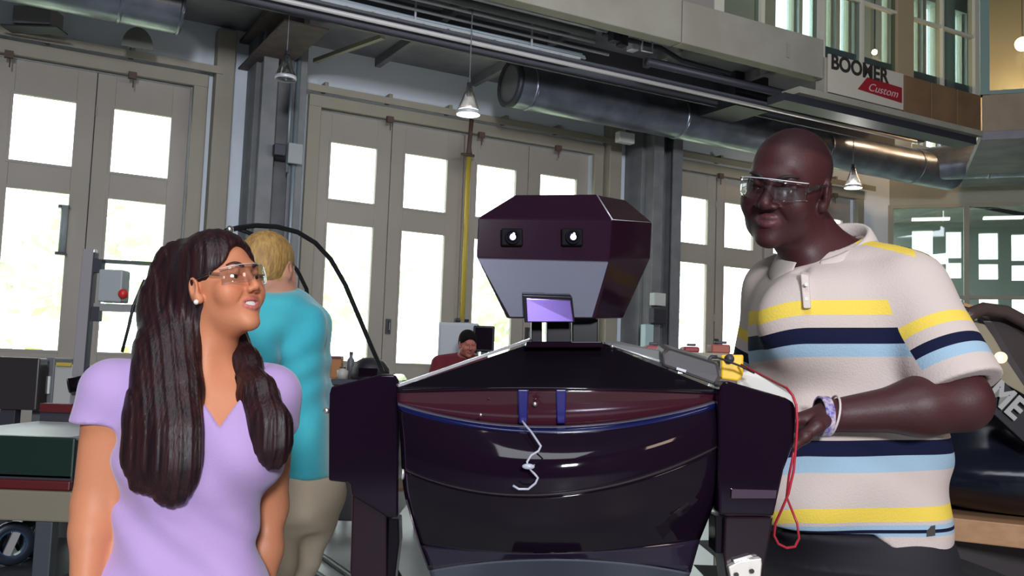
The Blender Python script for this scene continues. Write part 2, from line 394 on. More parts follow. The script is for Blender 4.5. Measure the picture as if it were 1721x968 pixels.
def rows_px(rows, Y, ratio, yaw=0.0, shrink=0.0):
    out = []; k = math.sqrt(math.cos(yaw)**2+(ratio*math.sin(yaw))**2)
    for r in rows:
        py, a, b = r[:3]; A = at(a, py, Y); B = at(b, py, Y); rx = (B[0]-A[0])/2/k-shrink; ry = rx*ratio if len(r) < 4 else r[3]
        dy = r[4] if len(r) > 4 else 0
        out.append(((A[2]+B[2])/2, (A[0]+B[0])/2, Y+dy, rx, ry))
    return out
# ================================================================== THE SETTING
M_wall = mat('painted_block_wall', (.74, .80, .88), .8, var=(1.2, (.68, .74, .81)), bump=.15, bscale=30)
M_door = mat('beige_door_paint', (.37, .325, .285), .55, var=(.8, (.33, .29, .245)), bump=.05, bscale=20)
M_trim = mat('beige_trim_paint', (.33, .295, .23), .6, var=(3, (.31, .28, .22)))
M_conc = mat('pale_concrete', (.36, .33, .27), .8, var=(1.5, (.30, .27, .22)), bump=.2, bscale=15)
M_soff = mat('grey_soffit_deck', (.30, .28, .30), .8, var=(2, (.20, .20, .22)))
M_steel = mat('grey_column_paint', (.20, .20, .21), .55, var=(4, (.15, .155, .165)), bump=.1)
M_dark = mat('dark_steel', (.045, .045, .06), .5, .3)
M_galv = mat('galvanised_duct', (.36, .39, .47), .30, .85, var=(3, (.22, .24, .29)), bump=.04, bscale=8)
M_pipe = mat('bright_conduit', (.66, .66, .70), .35, .3)
M_brown = mat('brown_panel', (.22, .13, .065), .6, var=(2, (.16, .09, .045)))
M_floor = mat('sealed_concrete_floor', (.36, .38, .37), .32, var=(.9, (.29, .31, .31)), bump=.02, bscale=6)
M_pane = glassmat('window_glass', (.97, 1, .99), .06)
M_ipane = glassmat('partition_glass', (.72, .80, .78), .10)
M_roof = mat('roof_deck', (.10, .10, .10), .8)
M_hall = mat('hall_wall_paint', (.16, .12, .12), .8, var=(.5, (.11, .08, .085)))
def s_of(px, D, y=300):
    v = fw+CR*(px-860.5)/F-CU*(y-484)/F; k = D/(v@N3); return float((v*k)@D3)
def holed(g, fn, u0, u1, z0, z1, holes):     # fn(ua, ub, za, zb) adds one solid cell
    us = sorted({u0, u1}|{q for h in holes for q in h[:2] if u0 < q < u1})
    for a, b in zip(us, us[1:]):
        c = (a+b)/2; cuts = sorted([(max(h[2], z0), min(h[3], z1)) for h in holes if h[0] < c < h[1]]); z = z0
        for lo, hi in cuts:
            if lo > z+1e-6: fn(a, b, z, lo)
            z = max(z, hi)
        if z < z1-1e-6: fn(a, b, z, z1)
    return g
DE = np.array([.933, -.359, 0]); DEN = np.array([.359, .933, 0]); E0 = np.array([7.1, 17.75, 0])
def EP(u, d, z): return E0+DE*u+DEN*d+np.array([0, 0, z])
def ebox(g, u0, u1, d0, d1, z0, z1):
    return g.hexa([EP(u0, d0, z0), EP(u1, d0, z0), EP(u1, d1, z0), EP(u0, d1, z0), EP(u0, d0, z1), EP(u1, d0, z1), EP(u1, d1, z1), EP(u0, d1, z1)])
def u_of(px, d, y=400):
    v = fw+CR*(px-860.5)/F-CU*(y-484)/F; o = E0+DEN*d; k = (o@DEN)/(v@DEN); return float((v*k-o)@DE)

area('wall_fill_light', tuple(W(4.5, 4.6, 4.9)), tuple(W(5.5, 12, 4.3)), 7.0, .3, 110, (0.86, 0.92, 1.0))  # unseen area light added to brighten the doors and upper wall
# floor, outside ground, roof, shell walls
fl = Geo(); fl.wbox(-12, 26, -9.3, 12.3, -.2, 0); o = mk('floor', fl, M_floor, kind='structure')
g = Geo(); g.wbox(-40, 70, 12.3, 80, -.25, -.06)
o = mk('outside_ground', g, mat('pale_pavement', (.45, .47, .36), .9, var=(.3, (.34, .42, .20)))); o['kind'] = 'structure'
mk('ceiling', Geo().wbox(-12, 26, -9.3, 12.3, 9.3, 9.5), M_roof, kind='structure')
mk('wall_back', Geo().wbox(-12, 26, -9.3, -9.0, 0, 9.3), M_hall, kind='structure')
mk('wall_west', Geo().wbox(-12.3, -12, -9.3, 12.3, 0, 9.3), M_hall, kind='structure')
mk('wall_east', Geo().wbox(26, 26.3, -9.3, 12.3, 0, 9.3), M_hall, kind='structure')
BAYS = [[-2.0, -.93, .22, 1.29], [3.98, 5.05, 6.175, 7.245], [9.865, 10.89, 12.01, 13.08]]
up = [(s_of(a, 12), s_of(b, 12), 5.95, 8.9) for a, b in ((1300, 1340), (1346, 1379), (1386, 1403), (1410, 1433), (1462, 1471), (1481, 1499), (1533, 1551), (1557, 1581), (1606, 1626), (1630, 1652))]
holes = [(b[0]-.21, b[3]+.86, 0, 4.66) for b in BAYS]+[(15.0, 25.9, 0, 5.0)]+up
g = Geo(); holed(g, lambda a, b, c, d: g.wbox(a, b, 12, 12.3, c, d), -12, 26, 0, 9.3, holes)
wl = mk('wall_left', g, M_wall, kind='structure')
for i, h in enumerate(up):
    wn = setempty('window_%d' % (i+1), W(h[0], 12.15, h[2])); wn['kind'] = 'structure'
    g = Geo(); g.wbox(h[0], h[1], 12.13, 12.15, h[2], h[3]); mk('pane', g, M_pane, wn)
    g = Geo(); g.wbox(h[0], h[0]+.05, 12.08, 12.2, h[2], h[3]).wbox(h[1]-.05, h[1], 12.08, 12.2, h[2], h[3]).wbox(h[0], h[1], 12.08, 12.2, 7.0, 7.06)
    mk('window_frame', g, mat('cream_frame', (.55, .52, .42), .6), wn)
# garage doors, four leaves each, two panes per leaf
for bi, cols in enumerate(BAYS):
    dr = setempty('door_%d' % (bi+1), W(cols[0], 12.1, 0))
    for ci, c in enumerate(cols):
        a, b = c-.208, c+.858
        if ci == 1: b = (cols[1]+.65+cols[2])/2-.03
        if ci == 2: a = (cols[1]+.65+cols[2])/2+.03
        g = Geo(); hl = [(c, c+.65, 3.50, 4.265), (c, c+.65, 1.36, 3.18)]
        holed(g, lambda p, q, r, s_: g.wbox(p, q, 12.10, 12.16, r, s_), a+.003, b-.003, .0, 4.66, hl)
        leaf = mk('door_leaf', g, M_door, dr, bevel=.004)
        for h in hl:
            g = Geo(); g.wbox(h[0]-.01, h[1]+.01, 12.125, 12.131, h[2]-.01, h[3]+.01); mk('pane', g, M_pane, leaf)
            g = Geo()
            for q in ((h[0]-.03, h[0], h[2]-.03, h[3]+.03), (h[1], h[1]+.03, h[2]-.03, h[3]+.03), (h[0], h[1], h[2]-.03, h[2]), (h[0], h[1], h[3], h[3]+.03)):
                g.wbox(q[0], q[1], 12.092, 12.104, q[2], q[3])
            mk('glazing_bead', g, M_door, leaf)
        g = Geo(); g.wbox(c+.02, c+.63, 12.088, 12.102, .35, 1.15).wbox(a+.02, b-.02, 12.09, 12.102, .05, .22); mk('kick_panel', g, M_door, leaf, bevel=.006)
        if ci in (1, 3):
            g = Geo(); g.wbox(a+.03, a+.10, 12.07, 12.1, 1.75, 1.95); g.tube([W(a+.065, 12.08, 1.78), W(a+.065, 12.03, 1.80), W(a+.065, 12.03, 1.9), W(a+.065, 12.08, 1.92)], .008, 8)
            mk('handle', g, mat('door_hardware', (.12, .12, .12), .4, .6), leaf)
        for z in (.6, 2.3, 4.2):
            g = Geo(); g.tube([W(a+.01, 12.095, z-.06), W(a+.01, 12.095, z+.06)], .012, 8); mk('hinge', g, M_door, leaf)
    g = Geo()
    for q in (cols[0]+.858, (cols[1]+.65+cols[2])/2, cols[2]+.858): g.wbox(q-.045, q+.045, 12.165, 12.19, 0, 4.66)
    mk('astragal', g, M_door, dr)
    g = Geo(); s0, s1 = cols[0]-.21, cols[3]+.86
    g.wbox(s0-.17, s0, 11.93, 12.05, 0, 4.80).wbox(s1, s1+.17, 11.93, 12.05, 0, 4.80).wbox(s0-.17, s1+.17, 11.92, 12.04, 4.66, 4.82)
    mk('door_frame', g, M_trim, dr, bevel=.01)
    g = Geo(); g.wbox(s0-.3, s1+.3, 11.80, 11.90, 4.86, 4.91).wbox(s0-.3, s1+.3, 11.78, 11.80, 4.82, 4.91)
    for q in np.arange(s0, s1, .9): g.wbox(q, q+.05, 11.84, 12.0, 4.86, 4.98)
    mk('door_track', g, M_trim, dr)
    for q in (s0+.9, s0+2.3, s0+3.6):
        g = Geo(); g.wbox(q, q+.09, 11.86, 11.92, 4.60, 4.68); g.tube([W(q+.06, 11.9, 4.60), W(q+.06, 11.9, 4.5)], .008, 6); mk('track_roller', g, mat('rusty_bracket', (.10, .06, .045), .7), dr)
# columns between the bays
def column(n, s0, s1):
    r = setempty(n, W((s0+s1)/2, 11.5, 0))
    g = Geo(); g.wbox(s0, s1, 11.55, 12.0, 0, 5.5); mk('column_shaft', g, M_steel, r, bevel=.01)
    g = Geo(); g.wbox(s0+.06, s0+.12, 11.3, 11.55, 0, 5.5).wbox(s1-.12, s1-.06, 11.3, 11.55, 0, 5.5).wbox(s0+.02, s0+.2, 11.27, 11.3, 0, 5.5).wbox(s1-.2, s1-.02, 11.27, 11.3, 0, 5.5)
    mk('column_flange', g, M_steel, r, bevel=.004)
    g = Geo(); g.wbox(s0-.42, s0-.2, 11.8, 12.0, 0, 5.4); mk('column_cladding', g, M_trim, r, bevel=.01)
    return r
column('column_1', 2.80, 3.38); column('column_2', 8.72, 9.3)
# mezzanine
g = Geo(); g.wbox(-12, 12.4, 8.55, 12, 5.48, 5.66); mk('mezzanine_floor', g, M_soff, kind='structure')
g = Geo()
fz = setempty('trim_1', W(0, 8.5, 5.2))
edges = [-12, -8.8, -5.6, -2.4, .8, 4.0, 6.9, 9.22]
for a, b in zip(edges, edges[1:]): mk('fascia_panel', Geo().wbox(a+.008, b-.008, 8.44, 8.62, 5.17, 5.68), M_conc, fz, bevel=.01)
mk('expansion_plate', Geo().wbox(8.55, 8.60, 8.42, 8.44, 5.32, 5.50), M_trim, fz)
ft = setempty('trim_2', W(10, 8.5, 4.95))
for a, b in ((10.74, 11.28), (11.30, 11.84), (11.86, 12.40)): mk('fascia_panel', Geo().wbox(a, b-.008, 8.42, 8.60, 4.98, 5.50), M_brown, ft, bevel=.008)
mk('fascia_panel', Geo().wbox(9.24, 10.72, 8.44, 8.60, 4.98, 5.46), M_conc, ft, bevel=.008)
mk('fascia_ledge', Geo().wbox(8.75, 12.4, 8.40, 8.7, 4.90, 4.98), M_conc, ft)
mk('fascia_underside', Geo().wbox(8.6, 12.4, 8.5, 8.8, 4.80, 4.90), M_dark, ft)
# upper glazing above the fascia
gz = setempty('window_20', W(8, 8.5, 5.7))
for a, b in ((7.4, 7.55), (8.15, 8.21), (9.16, 9.26), (9.95, 9.99), (10.66, 10.98), (11.6, 11.63), (12.32, 12.42)):
    mk('mullion', Geo().wbox(a, b, 8.46, 8.58, 5.46 if a > 9 else 5.68, 9.3), mat('tan_column', (.36, .27, .16), .7) if b-a > .2 else mat('cream_frame', (.55, .52, .42), .6), gz)
for a, b in ((7.55, 8.15), (8.21, 9.16), (9.26, 9.95), (9.99, 10.66), (10.98, 11.6), (11.63, 12.32)):
    mk('pane', Geo().wbox(a, b, 8.51, 8.516, 5.5 if a > 9.2 else 5.70, 9.3), M_ipane, gz)
mk('transom', Geo().wbox(7.55, 9.16, 8.48, 8.54, 6.9, 6.95).wbox(9.26, 12.32, 8.48, 8.54, 6.35, 6.39), mat('cream_frame', (.55, .52, .42), .6), gz)
mk('solid_panel', Geo().wbox(-12, 7.4, 8.47, 8.57, 5.68, 9.3), mat('upper_wall', (.25, .22, .2), .8), gz)
# beams and pipes hung under the mezzanine
def run(name, label, s0, s1, D, z, r, m, n=10, clamps=None):
    g = Geo().tube([W(s0, D, z), W(s1, D, z)], r, n); o = mk(name, g, m, None, True); tag(o, label, 'pipe'); return o
bm = Geo(); bm.wbox(-12, 12.4, 9.90, 9.94, 5.05, 5.48).wbox(-12, 12.4, 9.36, 9.46, 5.00, 5.03).wbox(-12, 12.4, 9.36, 9.38, 5.0, 5.06); mk('ceiling_beam', bm, mat('slate_beam', (.10, .10, .12), .5), kind='structure')
g = Geo()
for s in np.arange(-10.2, 12.2, 1.47): g.wbox(s, s+.08, 8.62, 12, 5.36, 5.48)
mk('ceiling_joists', g, M_soff, kind='structure')
run('conduit_pipe', 'bright conduit running nearest under the balcony edge', -11.9, 6.2, 8.95, 5.31, .024, M_pipe)
run('conduit_pipe', 'thin bright conduit hung between the balcony edge and the steel beam', -11.9, 6.2, 9.2, 5.25, .020, M_pipe)
run('sprinkler_pipe', 'wide grey sprinkler pipe under the balcony, behind the two thin conduits', -11.9, 6.1, 9.08, 5.29, .045, M_steel, 14)
run('conduit_pipe', 'bright upper conduit running just above the cable tray', -11.9, 6.6, 9.48, 5.25, .018, M_pipe)
o = run('conduit_pipe', 'long bright conduit clipped beneath the steel beam, above the round duct', -4, 12.2, 9.36, 4.975, .026, mat('pale_conduit', (.72, .67, .67), .4, .1))
g = Geo()
for D in (9.50, 9.78): g.wbox(-11.9, 6.2, D, D+.02, 5.12, 5.15)
for s in np.arange(-11.8, 6.1, .3): g.wbox(s, s+.03, 9.50, 9.80, 5.12, 5.13)
for s in np.arange(-11, 6, 1.5): g.wbox(s, s+.02, 9.50, 9.52, 5.15, 5.48)
tag(mk('cable_tray', g, M_pipe), 'ladder cable tray hung under the balcony beside the steel beam', 'cable tray')
g = Geo()
for k in range(9):
    zz_ = [5.155+.024*(k % 4)+.02*math.sin(k*2.1+j) for j in range(14)]; g.tube([W(-11.9+j*1.4, 9.545+.025*k+.01*math.sin(j*1.7+k), max(zz_[j], 5.146)) for j in range(14)], .014, 6)
tag(mk('cable_bundle', g, mat('blue_grey_cable', (.42, .49, .55), .5), None, True), 'bundle of grey blue cables lying in the ladder cable tray', 'cables')
vb = thing('valve_manifold', 'dark valve manifold where the conduits end under the balcony', 'valve', W(6.4, 9.0, 5.1))
for k, (s, D) in enumerate(((6.25, 8.95), (6.42, 9.02), (6.62, 9.08))):
    mk('valve_body', Geo().wbox(s, s+.10, D-.06, D+.06, 5.20, 5.42), M_dark if k < 2 else M_pipe, vb, bevel=.01)
mk('yoke', Geo().tube([W(6.75, 9.0, 5.45), W(6.75, 9.0, 5.2), W(6.9, 9.0, 5.2), W(6.9, 9.0, 5.45)], .014, 8), M_pipe, vb, True)
mk('elbow', Geo().tube([W(6.2, 9.02, 5.3), W(7.05, 9.02, 5.3), W(7.4, 9.05, 5.22), W(8.2, 9.05, 5.2)], .03, 10), M_dark, vb, True)
run('dark_pipe', 'dark pipe running on toward the banner under the balcony', 6.9, 12.3, 9.1, 5.12, .05, M_dark, 14)
run('dark_pipe', 'second dark pipe just behind the one that runs toward the banner', 7.1, 12.3, 9.28, 5.22, .035, M_dark, 12)
# transverse steel at column 1
g = Geo(); g.wbox(2.68, 3.18, 9.95, 12.0, 4.98, 5.0).wbox(2.90, 2.96, 9.95, 12.0, 5.0, 5.48).wbox(2.68, 3.18, 9.95, 12, 5.32, 5.36); mk('ceiling_beam', g, mat('rusty_steel', (.13, .09, .085), .7, var=(5, (.08, .06, .06))), kind='structure')
g = Geo(); g.wbox(8.75, 9.35, 9.55, 12.0, 5.0, 5.48); mk('ceiling_beam', g, M_dark, kind='structure')
g = Geo(); g.bar(W(3.50, 11.45, 5.10), W(3.85, 10.05, 5.08), .06, .05); tag(mk('brace_bar', g, M_trim), 'pale diagonal brace from the left grey column up to the beam', 'brace')
# ducts
def duct(name, label, pts, r, seams):
    t = thing(name, label, 'duct', pts[0]); mk('duct_tube', Geo().tube(pts, r, 32), M_galv, t, True).modifiers.new('e', 'EDGE_SPLIT').split_angle = math.radians(50)
    for p, ax in seams: mk('duct_seam', Geo().lathe(p, [(r*1.0, -.02), (r*1.03, -.02), (r*1.03, .02), (r*1.0, .02)], 32, ax), M_galv, t, True)
    for p, ax in seams: mk('hanger_strap', Geo().tube([p+np.array([0, 0, r]), np.array([p[0], p[1], 5.48])], .008, 6), M_pipe, t)
    return t
duct('round_duct', 'round grey ventilation duct at top left, ending above the left door', [W(-9, 10.6, 5.12), W(1.72, 10.6, 5.12)], .29, [(W(1.1, 10.6, 5.12), D3), (W(-.6, 10.6, 5.12), D3), (W(1.7, 10.6, 5.12), D3)])
dd = duct('round_duct', 'long round grey duct with an open dark end, above the middle doors', [W(5.86, 10.6, 5.02), W(14.7, 10.6, 5.02), EP(.1, -1.5, 5.1), EP(1.2, -1.5, 5.12), EP(8, -1.5, 5.12)], .295, [(W(6.1, 10.6, 5.02), D3), (W(8.6, 10.6, 5.02), D3), (W(11.5, 10.6, 5.02), D3), (W(13.7, 10.6, 5.02), D3), (EP(1.5, -1.5, 5.12), DE), (EP(2.6, -1.5, 5.12), DE)])
mk('end_ring', Geo().lathe(W(5.84, 10.6, 5.02), [(.24, -.02), (.31, -.02), (.31, .04), (.295, .04)], 32, D3), M_dark, dd, True)
mk('end_cap', Geo().lathe(W(5.84, 10.6, 5.02), [(.001, 0), (.26, 0)], 32, D3), mat('duct_cap', (.12, .12, .13), .6), dd)
# end wall: glass partition, header, room beyond
wr = setempty('wall_right', EP(0, 0, 0))
mk('partition_header', Geo().hexa([EP(-.1, 0, 4.66), EP(10, 0, 4.66), EP(10, .2, 4.66), EP(-.1, .2, 4.66), EP(-.1, 0, 5.6), EP(10, 0, 5.6), EP(10, .2, 5.6), EP(-.1, .2, 5.6)]), mat('header_paint', (.36, .36, .30), .7), wr)
ml = [-.06, u_of(1620, 0), 2*u_of(1620, 0)+.06, 3*u_of(1620, 0)+.1, 4*u_of(1620, 0)+.1]
for a in ml: g = Geo(); ebox(g, a, a+.09, -.03, .12, .9, 4.66); mk('mullion', g, M_trim, wr)
for a, b in zip(ml, ml[1:]):
    for z0, z1 in ((.95, 2.9), (2.96, 4.6)): g = Geo(); ebox(g, a+.09, b, .04, .046, z0, z1); mk('pane', g, glassmat('room_glass', (.80, .86, .86), .10), wr)
g = Geo(); ebox(g, -.1, 9, -.02, .1, 2.9, 2.96); ebox(g, -.1, 9, -.02, .1, 4.6, 4.66); mk('transom', g, M_trim, wr)
g = Geo(); ebox(g, -.1, 9, -.03, .15, 0, .92); mk('partition_base', g, M_trim, wr)
rb = setempty('wall_far', EP(0, 4, 0))
hl = [];
for a, b in ((1533, 1568), (1590, 1616), (1645, 1678), (1700, 1740)):
    for y0, y1 in ((390, 436), (443, 470), (500, 560)):
        ua, ub = u_of(a, 4.5), u_of(b, 4.5); q = EP((ua+ub)/2, 4.5, 0)
        hl.append((ua, ub, EYE+(648-y1)/F*q[1], EYE+(648-y0)/F*q[1]))
g = Geo(); holed(g, lambda a, b, c, d: ebox(g, a, b, 4.5, 4.7, c, d), -.2, 9, 0, 5.6, hl); mk('wall_panel', g, mat('back_room_wall', (.25, .27, .25), .7), rb)  # openings added to imitate windows reflected in the partition glass
for h in hl: g = Geo(); ebox(g, h[0], h[1], 4.58, 4.59, h[2], h[3]); mk('pane', g, M_pane, rb)
for k in range(3):
    o = mk('ceiling_strip_light', Geo().bar(EP(.4+k*1.3, 1.5, 4.62), EP(1.1+k*1.3, 1.5, 4.62), .2, .04), mat('strip_lamp', (1, 1, .95), .5, emit=((1, .97, .88), 2.2)))
    tag(o, ('first', 'second', 'third')[k]+' strip light from the left behind the glass partition', 'lamp')
g = Geo(); ebox(g, -.2, 9, .2, 4.7, 5.0, 5.1); mk('ceiling_room', g, M_soff, kind='structure')
# upper facade on the right
cx0 = W(12.42, 8.45, 0)
def rb_(g, u0, u1, d0, d1, z0, z1):
    q = lambda u, d, z: cx0+DE*u+DEN*d+np.array([0, 0, z]); return g.hexa([q(u0, d0, z0), q(u1, d0, z0), q(u1, d1, z0), q(u0, d1, z0), q(u0, d0, z1), q(u1, d0, z1), q(u1, d1, z1), q(u0, d1, z1)])
uf = setempty('trim_3', cx0+np.array([0, 0, 4.9]))
for k in range(8): g = Geo(); rb_(g, .03+k*.62, .64+k*.62, 0, .15, 4.98, 5.52); mk('fascia_panel', g, mat('tan_panel', (.33, .25, .17), .6, var=(2, (.24, .17, .11))), uf, bevel=.008)
g = Geo(); rb_(g, 0, 8, 0, 3.6, 4.86, 4.98); mk('fascia_underside', g, M_soff, uf)
g = Geo(); rb_(g, 0, .12, -.02, .14, 5.52, 9.3); rb_(g, 0, 6, 0, .1, 5.52, 5.58); rb_(g, 1.3, 1.36, 0, .1, 5.5, 9.3); mk('mullion', g, mat('sea_green_frame', (.16, .24, .22), .5), uf)
g = Geo(); rb_(g, .12, 1.3, .05, .056, 5.58, 9.3); rb_(g, 1.36, 6, .05, .056, 5.58, 9.3); mk('pane', g, M_ipane, uf)
g = Geo(); rb_(g, .3, 6, 3.2, 3.3, 5, 9.3); mk('upper_room_wall', g, mat('warm_upper_wall', (.50, .38, .24), .8), uf)
g = Geo(); rb_(g, .9, 1.5, .6, .75, 5.6, 5.72); tag(mk('red_case', g, mat('red_plastic', (.55, .02, .02), .4), bevel=.01), 'red case on the ledge behind upper right glass', 'case')
def bulb(p, r, e, pw, label):
    t = thing('ceiling_lamp', label, 'lamp', p+np.array([0, 0, r]))
    mk('bulb', Geo().ball(p, r), mat('warm_bulb', (1, .8, .5), .5, emit=((1, .72, .42), e)), t, True)
    mk('cord', Geo().tube([p+np.array([0, 0, r]), np.array([p[0], p[1], 9.3])], .006, 6), M_dark, t)
    l = bpy.data.lights.new('warm_point', 'POINT'); l.energy = pw; l.color = (1, .68, .38); l.shadow_soft_size = .1
    q = bpy.data.objects.new('warm_point', l); C.objects.link(q); q.location = tuple(p-np.array([0, 0, r+.12]))
bulb(cx0+DE*.75+DEN*1.6+np.array([0, 0, 6.75]), .11, 25, 90, 'warm glowing lamp high at the right behind the upper glass')
bulb(W(11.2, 9.3, 6.15), .04, 25, 30, 'small warm lamp hanging behind the tan upper column')
bulb(cx0+DE*1.0+DEN*2.6+np.array([0, 0, 6.35]), .09, 16, 50, 'lower warm lamp behind the upper right glass')
# trees and a hedge outside
def tree(p, hgt, wd, label):
    t = thing('tree', label, 'tree', p, 'trees outside the garage doors'); mk('trunk', Geo().tube([p, p+np.array([.1, 0, hgt*.5]), p+np.array([0, .1, hgt*.75])], [.16, .12, .05], 8), mat('bark', (.16, .11, .08), .9), t, True)
    g = Geo()
    for k in range(420):
        q = rng.normal(size=3); q /= np.linalg.norm(q); q = p+np.array([0, 0, hgt*.66])+q*np.array([wd, wd, hgt*.34])*(rng.random()**.4); a = rng.normal(size=3)*.28; b = rng.normal(size=3)*.28
        g.add([q, q+a, q+a*.6+b, q+b], [(0, 1, 2, 3)])
    mk('foliage', g, mat('leaf_green', (.74, .84, .64), .8, var=(2, (.85, .88, .68))), t, kind='stuff')
for s, D, h, wd, lb in ((-1.6, 24, 5, 2.0, 'pale green tree outside the leftmost door pane'), (2.4, 28, 6.5, 2.6, 'green tree outside behind the second door column'), (9.5, 30, 7, 3, 'tall tree outside the middle doors'), (16, 27, 5.5, 2.2, 'tree seen outside left of the right doors'), (21.5, 30, 6.5, 2.7, 'tree outside the right doors, farthest along')):
    tree(W(s, D, -.06), h, wd, lb)
g = Geo()
for k in range(1500):
    s = rng.uniform(-14, 34); z = rng.random()*1.3; q = W(s, 20+rng.random()*.8, z); a = rng.normal(size=3)*.2; b = rng.normal(size=3)*.2; g.add([q, q+a, q+a*.6+b, q+b], [(0, 1, 2, 3)])
o = mk('hedge', g, mat('hedge_green', (.62, .66, .34), .8, var=(1, (.75, .6, .34)))); tag(o, 'low sunlit hedge outside the garage doors', 'hedge'); o['kind'] = 'stuff'

# ================================================================== THE ROBOT
M_blk = mat('gloss_black_shell', (.009, .004, .010), .06, 0, .35)
M_blk2 = mat('satin_black_shell', (.006, .004, .007), .25, 0, .15)
M_edge = mat('bright_edge_finish', (.75, .74, .78), .25, .6)
M_blue = mat('dark_blue_trim', (.005, .008, .055), .2)
M_alu = mat('machined_aluminium', (.68, .66, .64), .3, .9)
robot = thing('humanoid_robot', 'glossy black humanoid robot with a boxy head, standing between the woman and the man', 'robot', (at(930, 968, 1.95)[0], 1.95, 0))
def ring(ps): return [at(*p) for p in ps]
def par(r): a, b, c = r; return [a, b, c, a+(c-b)]     # fourth corner of a box section
band_t = par(ring([(803, 366, 1.79), (1029, 369, 1.83), (1096, 374, 2.01)])); band_b = par(ring([(800, 431, 1.79), (1025, 437, 1.83), (1093, 434, 2.01)]))
top_r = par(ring([(865, 328, 1.885), (1003, 327, 1.905), (1051, 336, 2.02)])); bot_r = par(ring([(851, 535, 1.845), (1001, 536, 1.865), (1047, 535, 1.985)]))
for r_, zz in ((band_t, None), (band_b, None), (top_r, None), (bot_r, None)):
    zm = sum(q[2] for q in r_[:3])/3
hd = Geo(); hd.add(top_r+band_t+band_b+bot_r, [(0, 1, 2, 3)]+[(i+4*k, (i+1) % 4+4*k, (i+1) % 4+4*k+4, i+4*k+4) for k in range(3) for i in range(4)]+[(15, 14, 13, 12)])
head_o = mk('head', hd, mat('maroon_black_head', (.018, .005, .014), .12, 0, .3), robot, bevel=.0025)
fr_n = np.cross(band_t[1]-band_t[0], band_b[0]-band_t[0]); fr_n /= np.linalg.norm(fr_n)
if fr_n[1] > 0: fr_n = -fr_n
lf_n = np.cross(band_b[1]-band_b[0], bot_r[0]-band_b[0]); lf_n /= np.linalg.norm(lf_n)
if lf_n[1] > 0: lf_n = -lf_n
mk('face_plate', Geo().prism([band_b[0]*.985+bot_r[1]*.015+lf_n*.002-np.array([0, 0, .002]), band_b[1]*.985+bot_r[0]*.015+lf_n*.002-np.array([0, 0, .002]), bot_r[1]*.97+band_b[0]*.03+lf_n*.002, bot_r[0]*.97+band_b[1]*.03+lf_n*.002], [band_b[0]*.98+bot_r[1]*.02-lf_n*.002, band_b[1]*.98+bot_r[0]*.02-lf_n*.002, bot_r[1]*.97+band_b[0]*.03-lf_n*.002, bot_r[0]*.97+band_b[1]*.03-lf_n*.002]), mat('reflected_grey_face', (.36, .36, .47), .10, .8), head_o, bevel=.001)  # grey base colour stands in for the floor reflected in the lower face
for ex in (860, 961):
    c = at(ex, 399, 1.79+(ex-803)/226*.04-.004); ux = (band_t[1]-band_t[0])/np.linalg.norm(band_t[1]-band_t[0]); uz = np.cross(ux, fr_n); uz *= np.sign(uz[2])
    q = lambda a, b, d: c+ux*a+uz*b+fr_n*d
    e = mk('eye_bezel', Geo().hexa([q(-.021, -.017, -.002), q(.021, -.017, -.002), q(.021, -.017, .006), q(-.021, -.017, .006), q(-.021, .017, -.002), q(.021, .017, -.002), q(.021, .017, .006), q(-.021, .017, .006)]), mat('flat_black', (.004, .003, .005), .6, 0, .1), robot, bevel=.003)
    mk('lens_barrel', Geo().lathe(q(0, 0, .006), [(.0145, -.002), (.0145, .006), (.0115, .006), (.0105, .001), (.0001, .001)], 24, fr_n), mat('flat_black', (.004, .003, .005), .6, 0, .1), e, True)
    mk('camera_lens', Geo().ball(q(0, 0, .004), [.0105, .0105, .0105]), mat('camera_lens_glass', (.01, .01, .03), .03, 0, 1, coat=1), e, True)
    mk('lens_glint', Geo().ball(q(0, -.001, .0135), .0058), mat('white_glint_glow', (1, 1, 1), .3, emit=((.9, .92, 1), 2.2)), e, True)  # glowing white dots stand in for glints on the eye lenses
    mk('lens_glint', Geo().ball(q(.002, .0055, .0118), .0024), mat('white_glint_glow', (1, 1, 1), .3, emit=((.9, .92, 1), 2.2)), e, True)
mp_ = [at(883, 499, 1.825), at(957, 503, 1.832), at(962, 538, 1.842), at(885, 538, 1.838)]
mk('mouth_plate', Geo().prism([p+lf_n*.010 for p in mp_], [p-lf_n*.01 for p in mp_]), mat('violet_reflection', (.16, .10, .34), .08, .7), robot, bevel=.001)  # violet base colour imitates a purple reflection in the mouth piece
mf = [at(878, 495, 1.822), at(961, 498, 1.83), at(966, 541, 1.842), at(881, 541, 1.838)]
mk('mouth_frame', Geo().prism([p+lf_n*.004 for p in mf], [p-lf_n*.012 for p in mf]), M_blk2, robot, bevel=.001)
# thin bright edges where the head's facets meet
for a, b, r_ in ((top_r[1], band_t[1], .0016), (band_t[1], band_t[2], .0008)): mk('edge_line', Geo().tube([a, b], r_, 6), M_edge, head_o, True)
# neck
for a, b, y0, y1 in ((893, 911, 1.90, 1.95), (919, 960, 1.89, 1.97), (962, 1005, 1.91, 1.99)):
    f = [at(a, 534, y0), at(b, 534, y0), at(b, 584, y0), at(a, 584, y0)]; bk = [p+np.array([0, y1-y0, 0]) for p in f]
    mk('neck_strut', Geo().prism(f, bk), M_blk2, robot, bevel=.002)
mk('neck_base', Geo().prism([at(885, 574, 1.88), at(1012, 574, 1.88), at(1014, 584, 1.88), at(883, 584, 1.88)], [at(885, 574, 1.88)+np.array([0, .14, 0]), at(1012, 574, 1.88)+np.array([0, .14, 0]), at(1014, 584, 1.88)+np.array([0, .14, 0]), at(883, 584, 1.88)+np.array([0, .14, 0])]), M_blk, robot, bevel=.002)
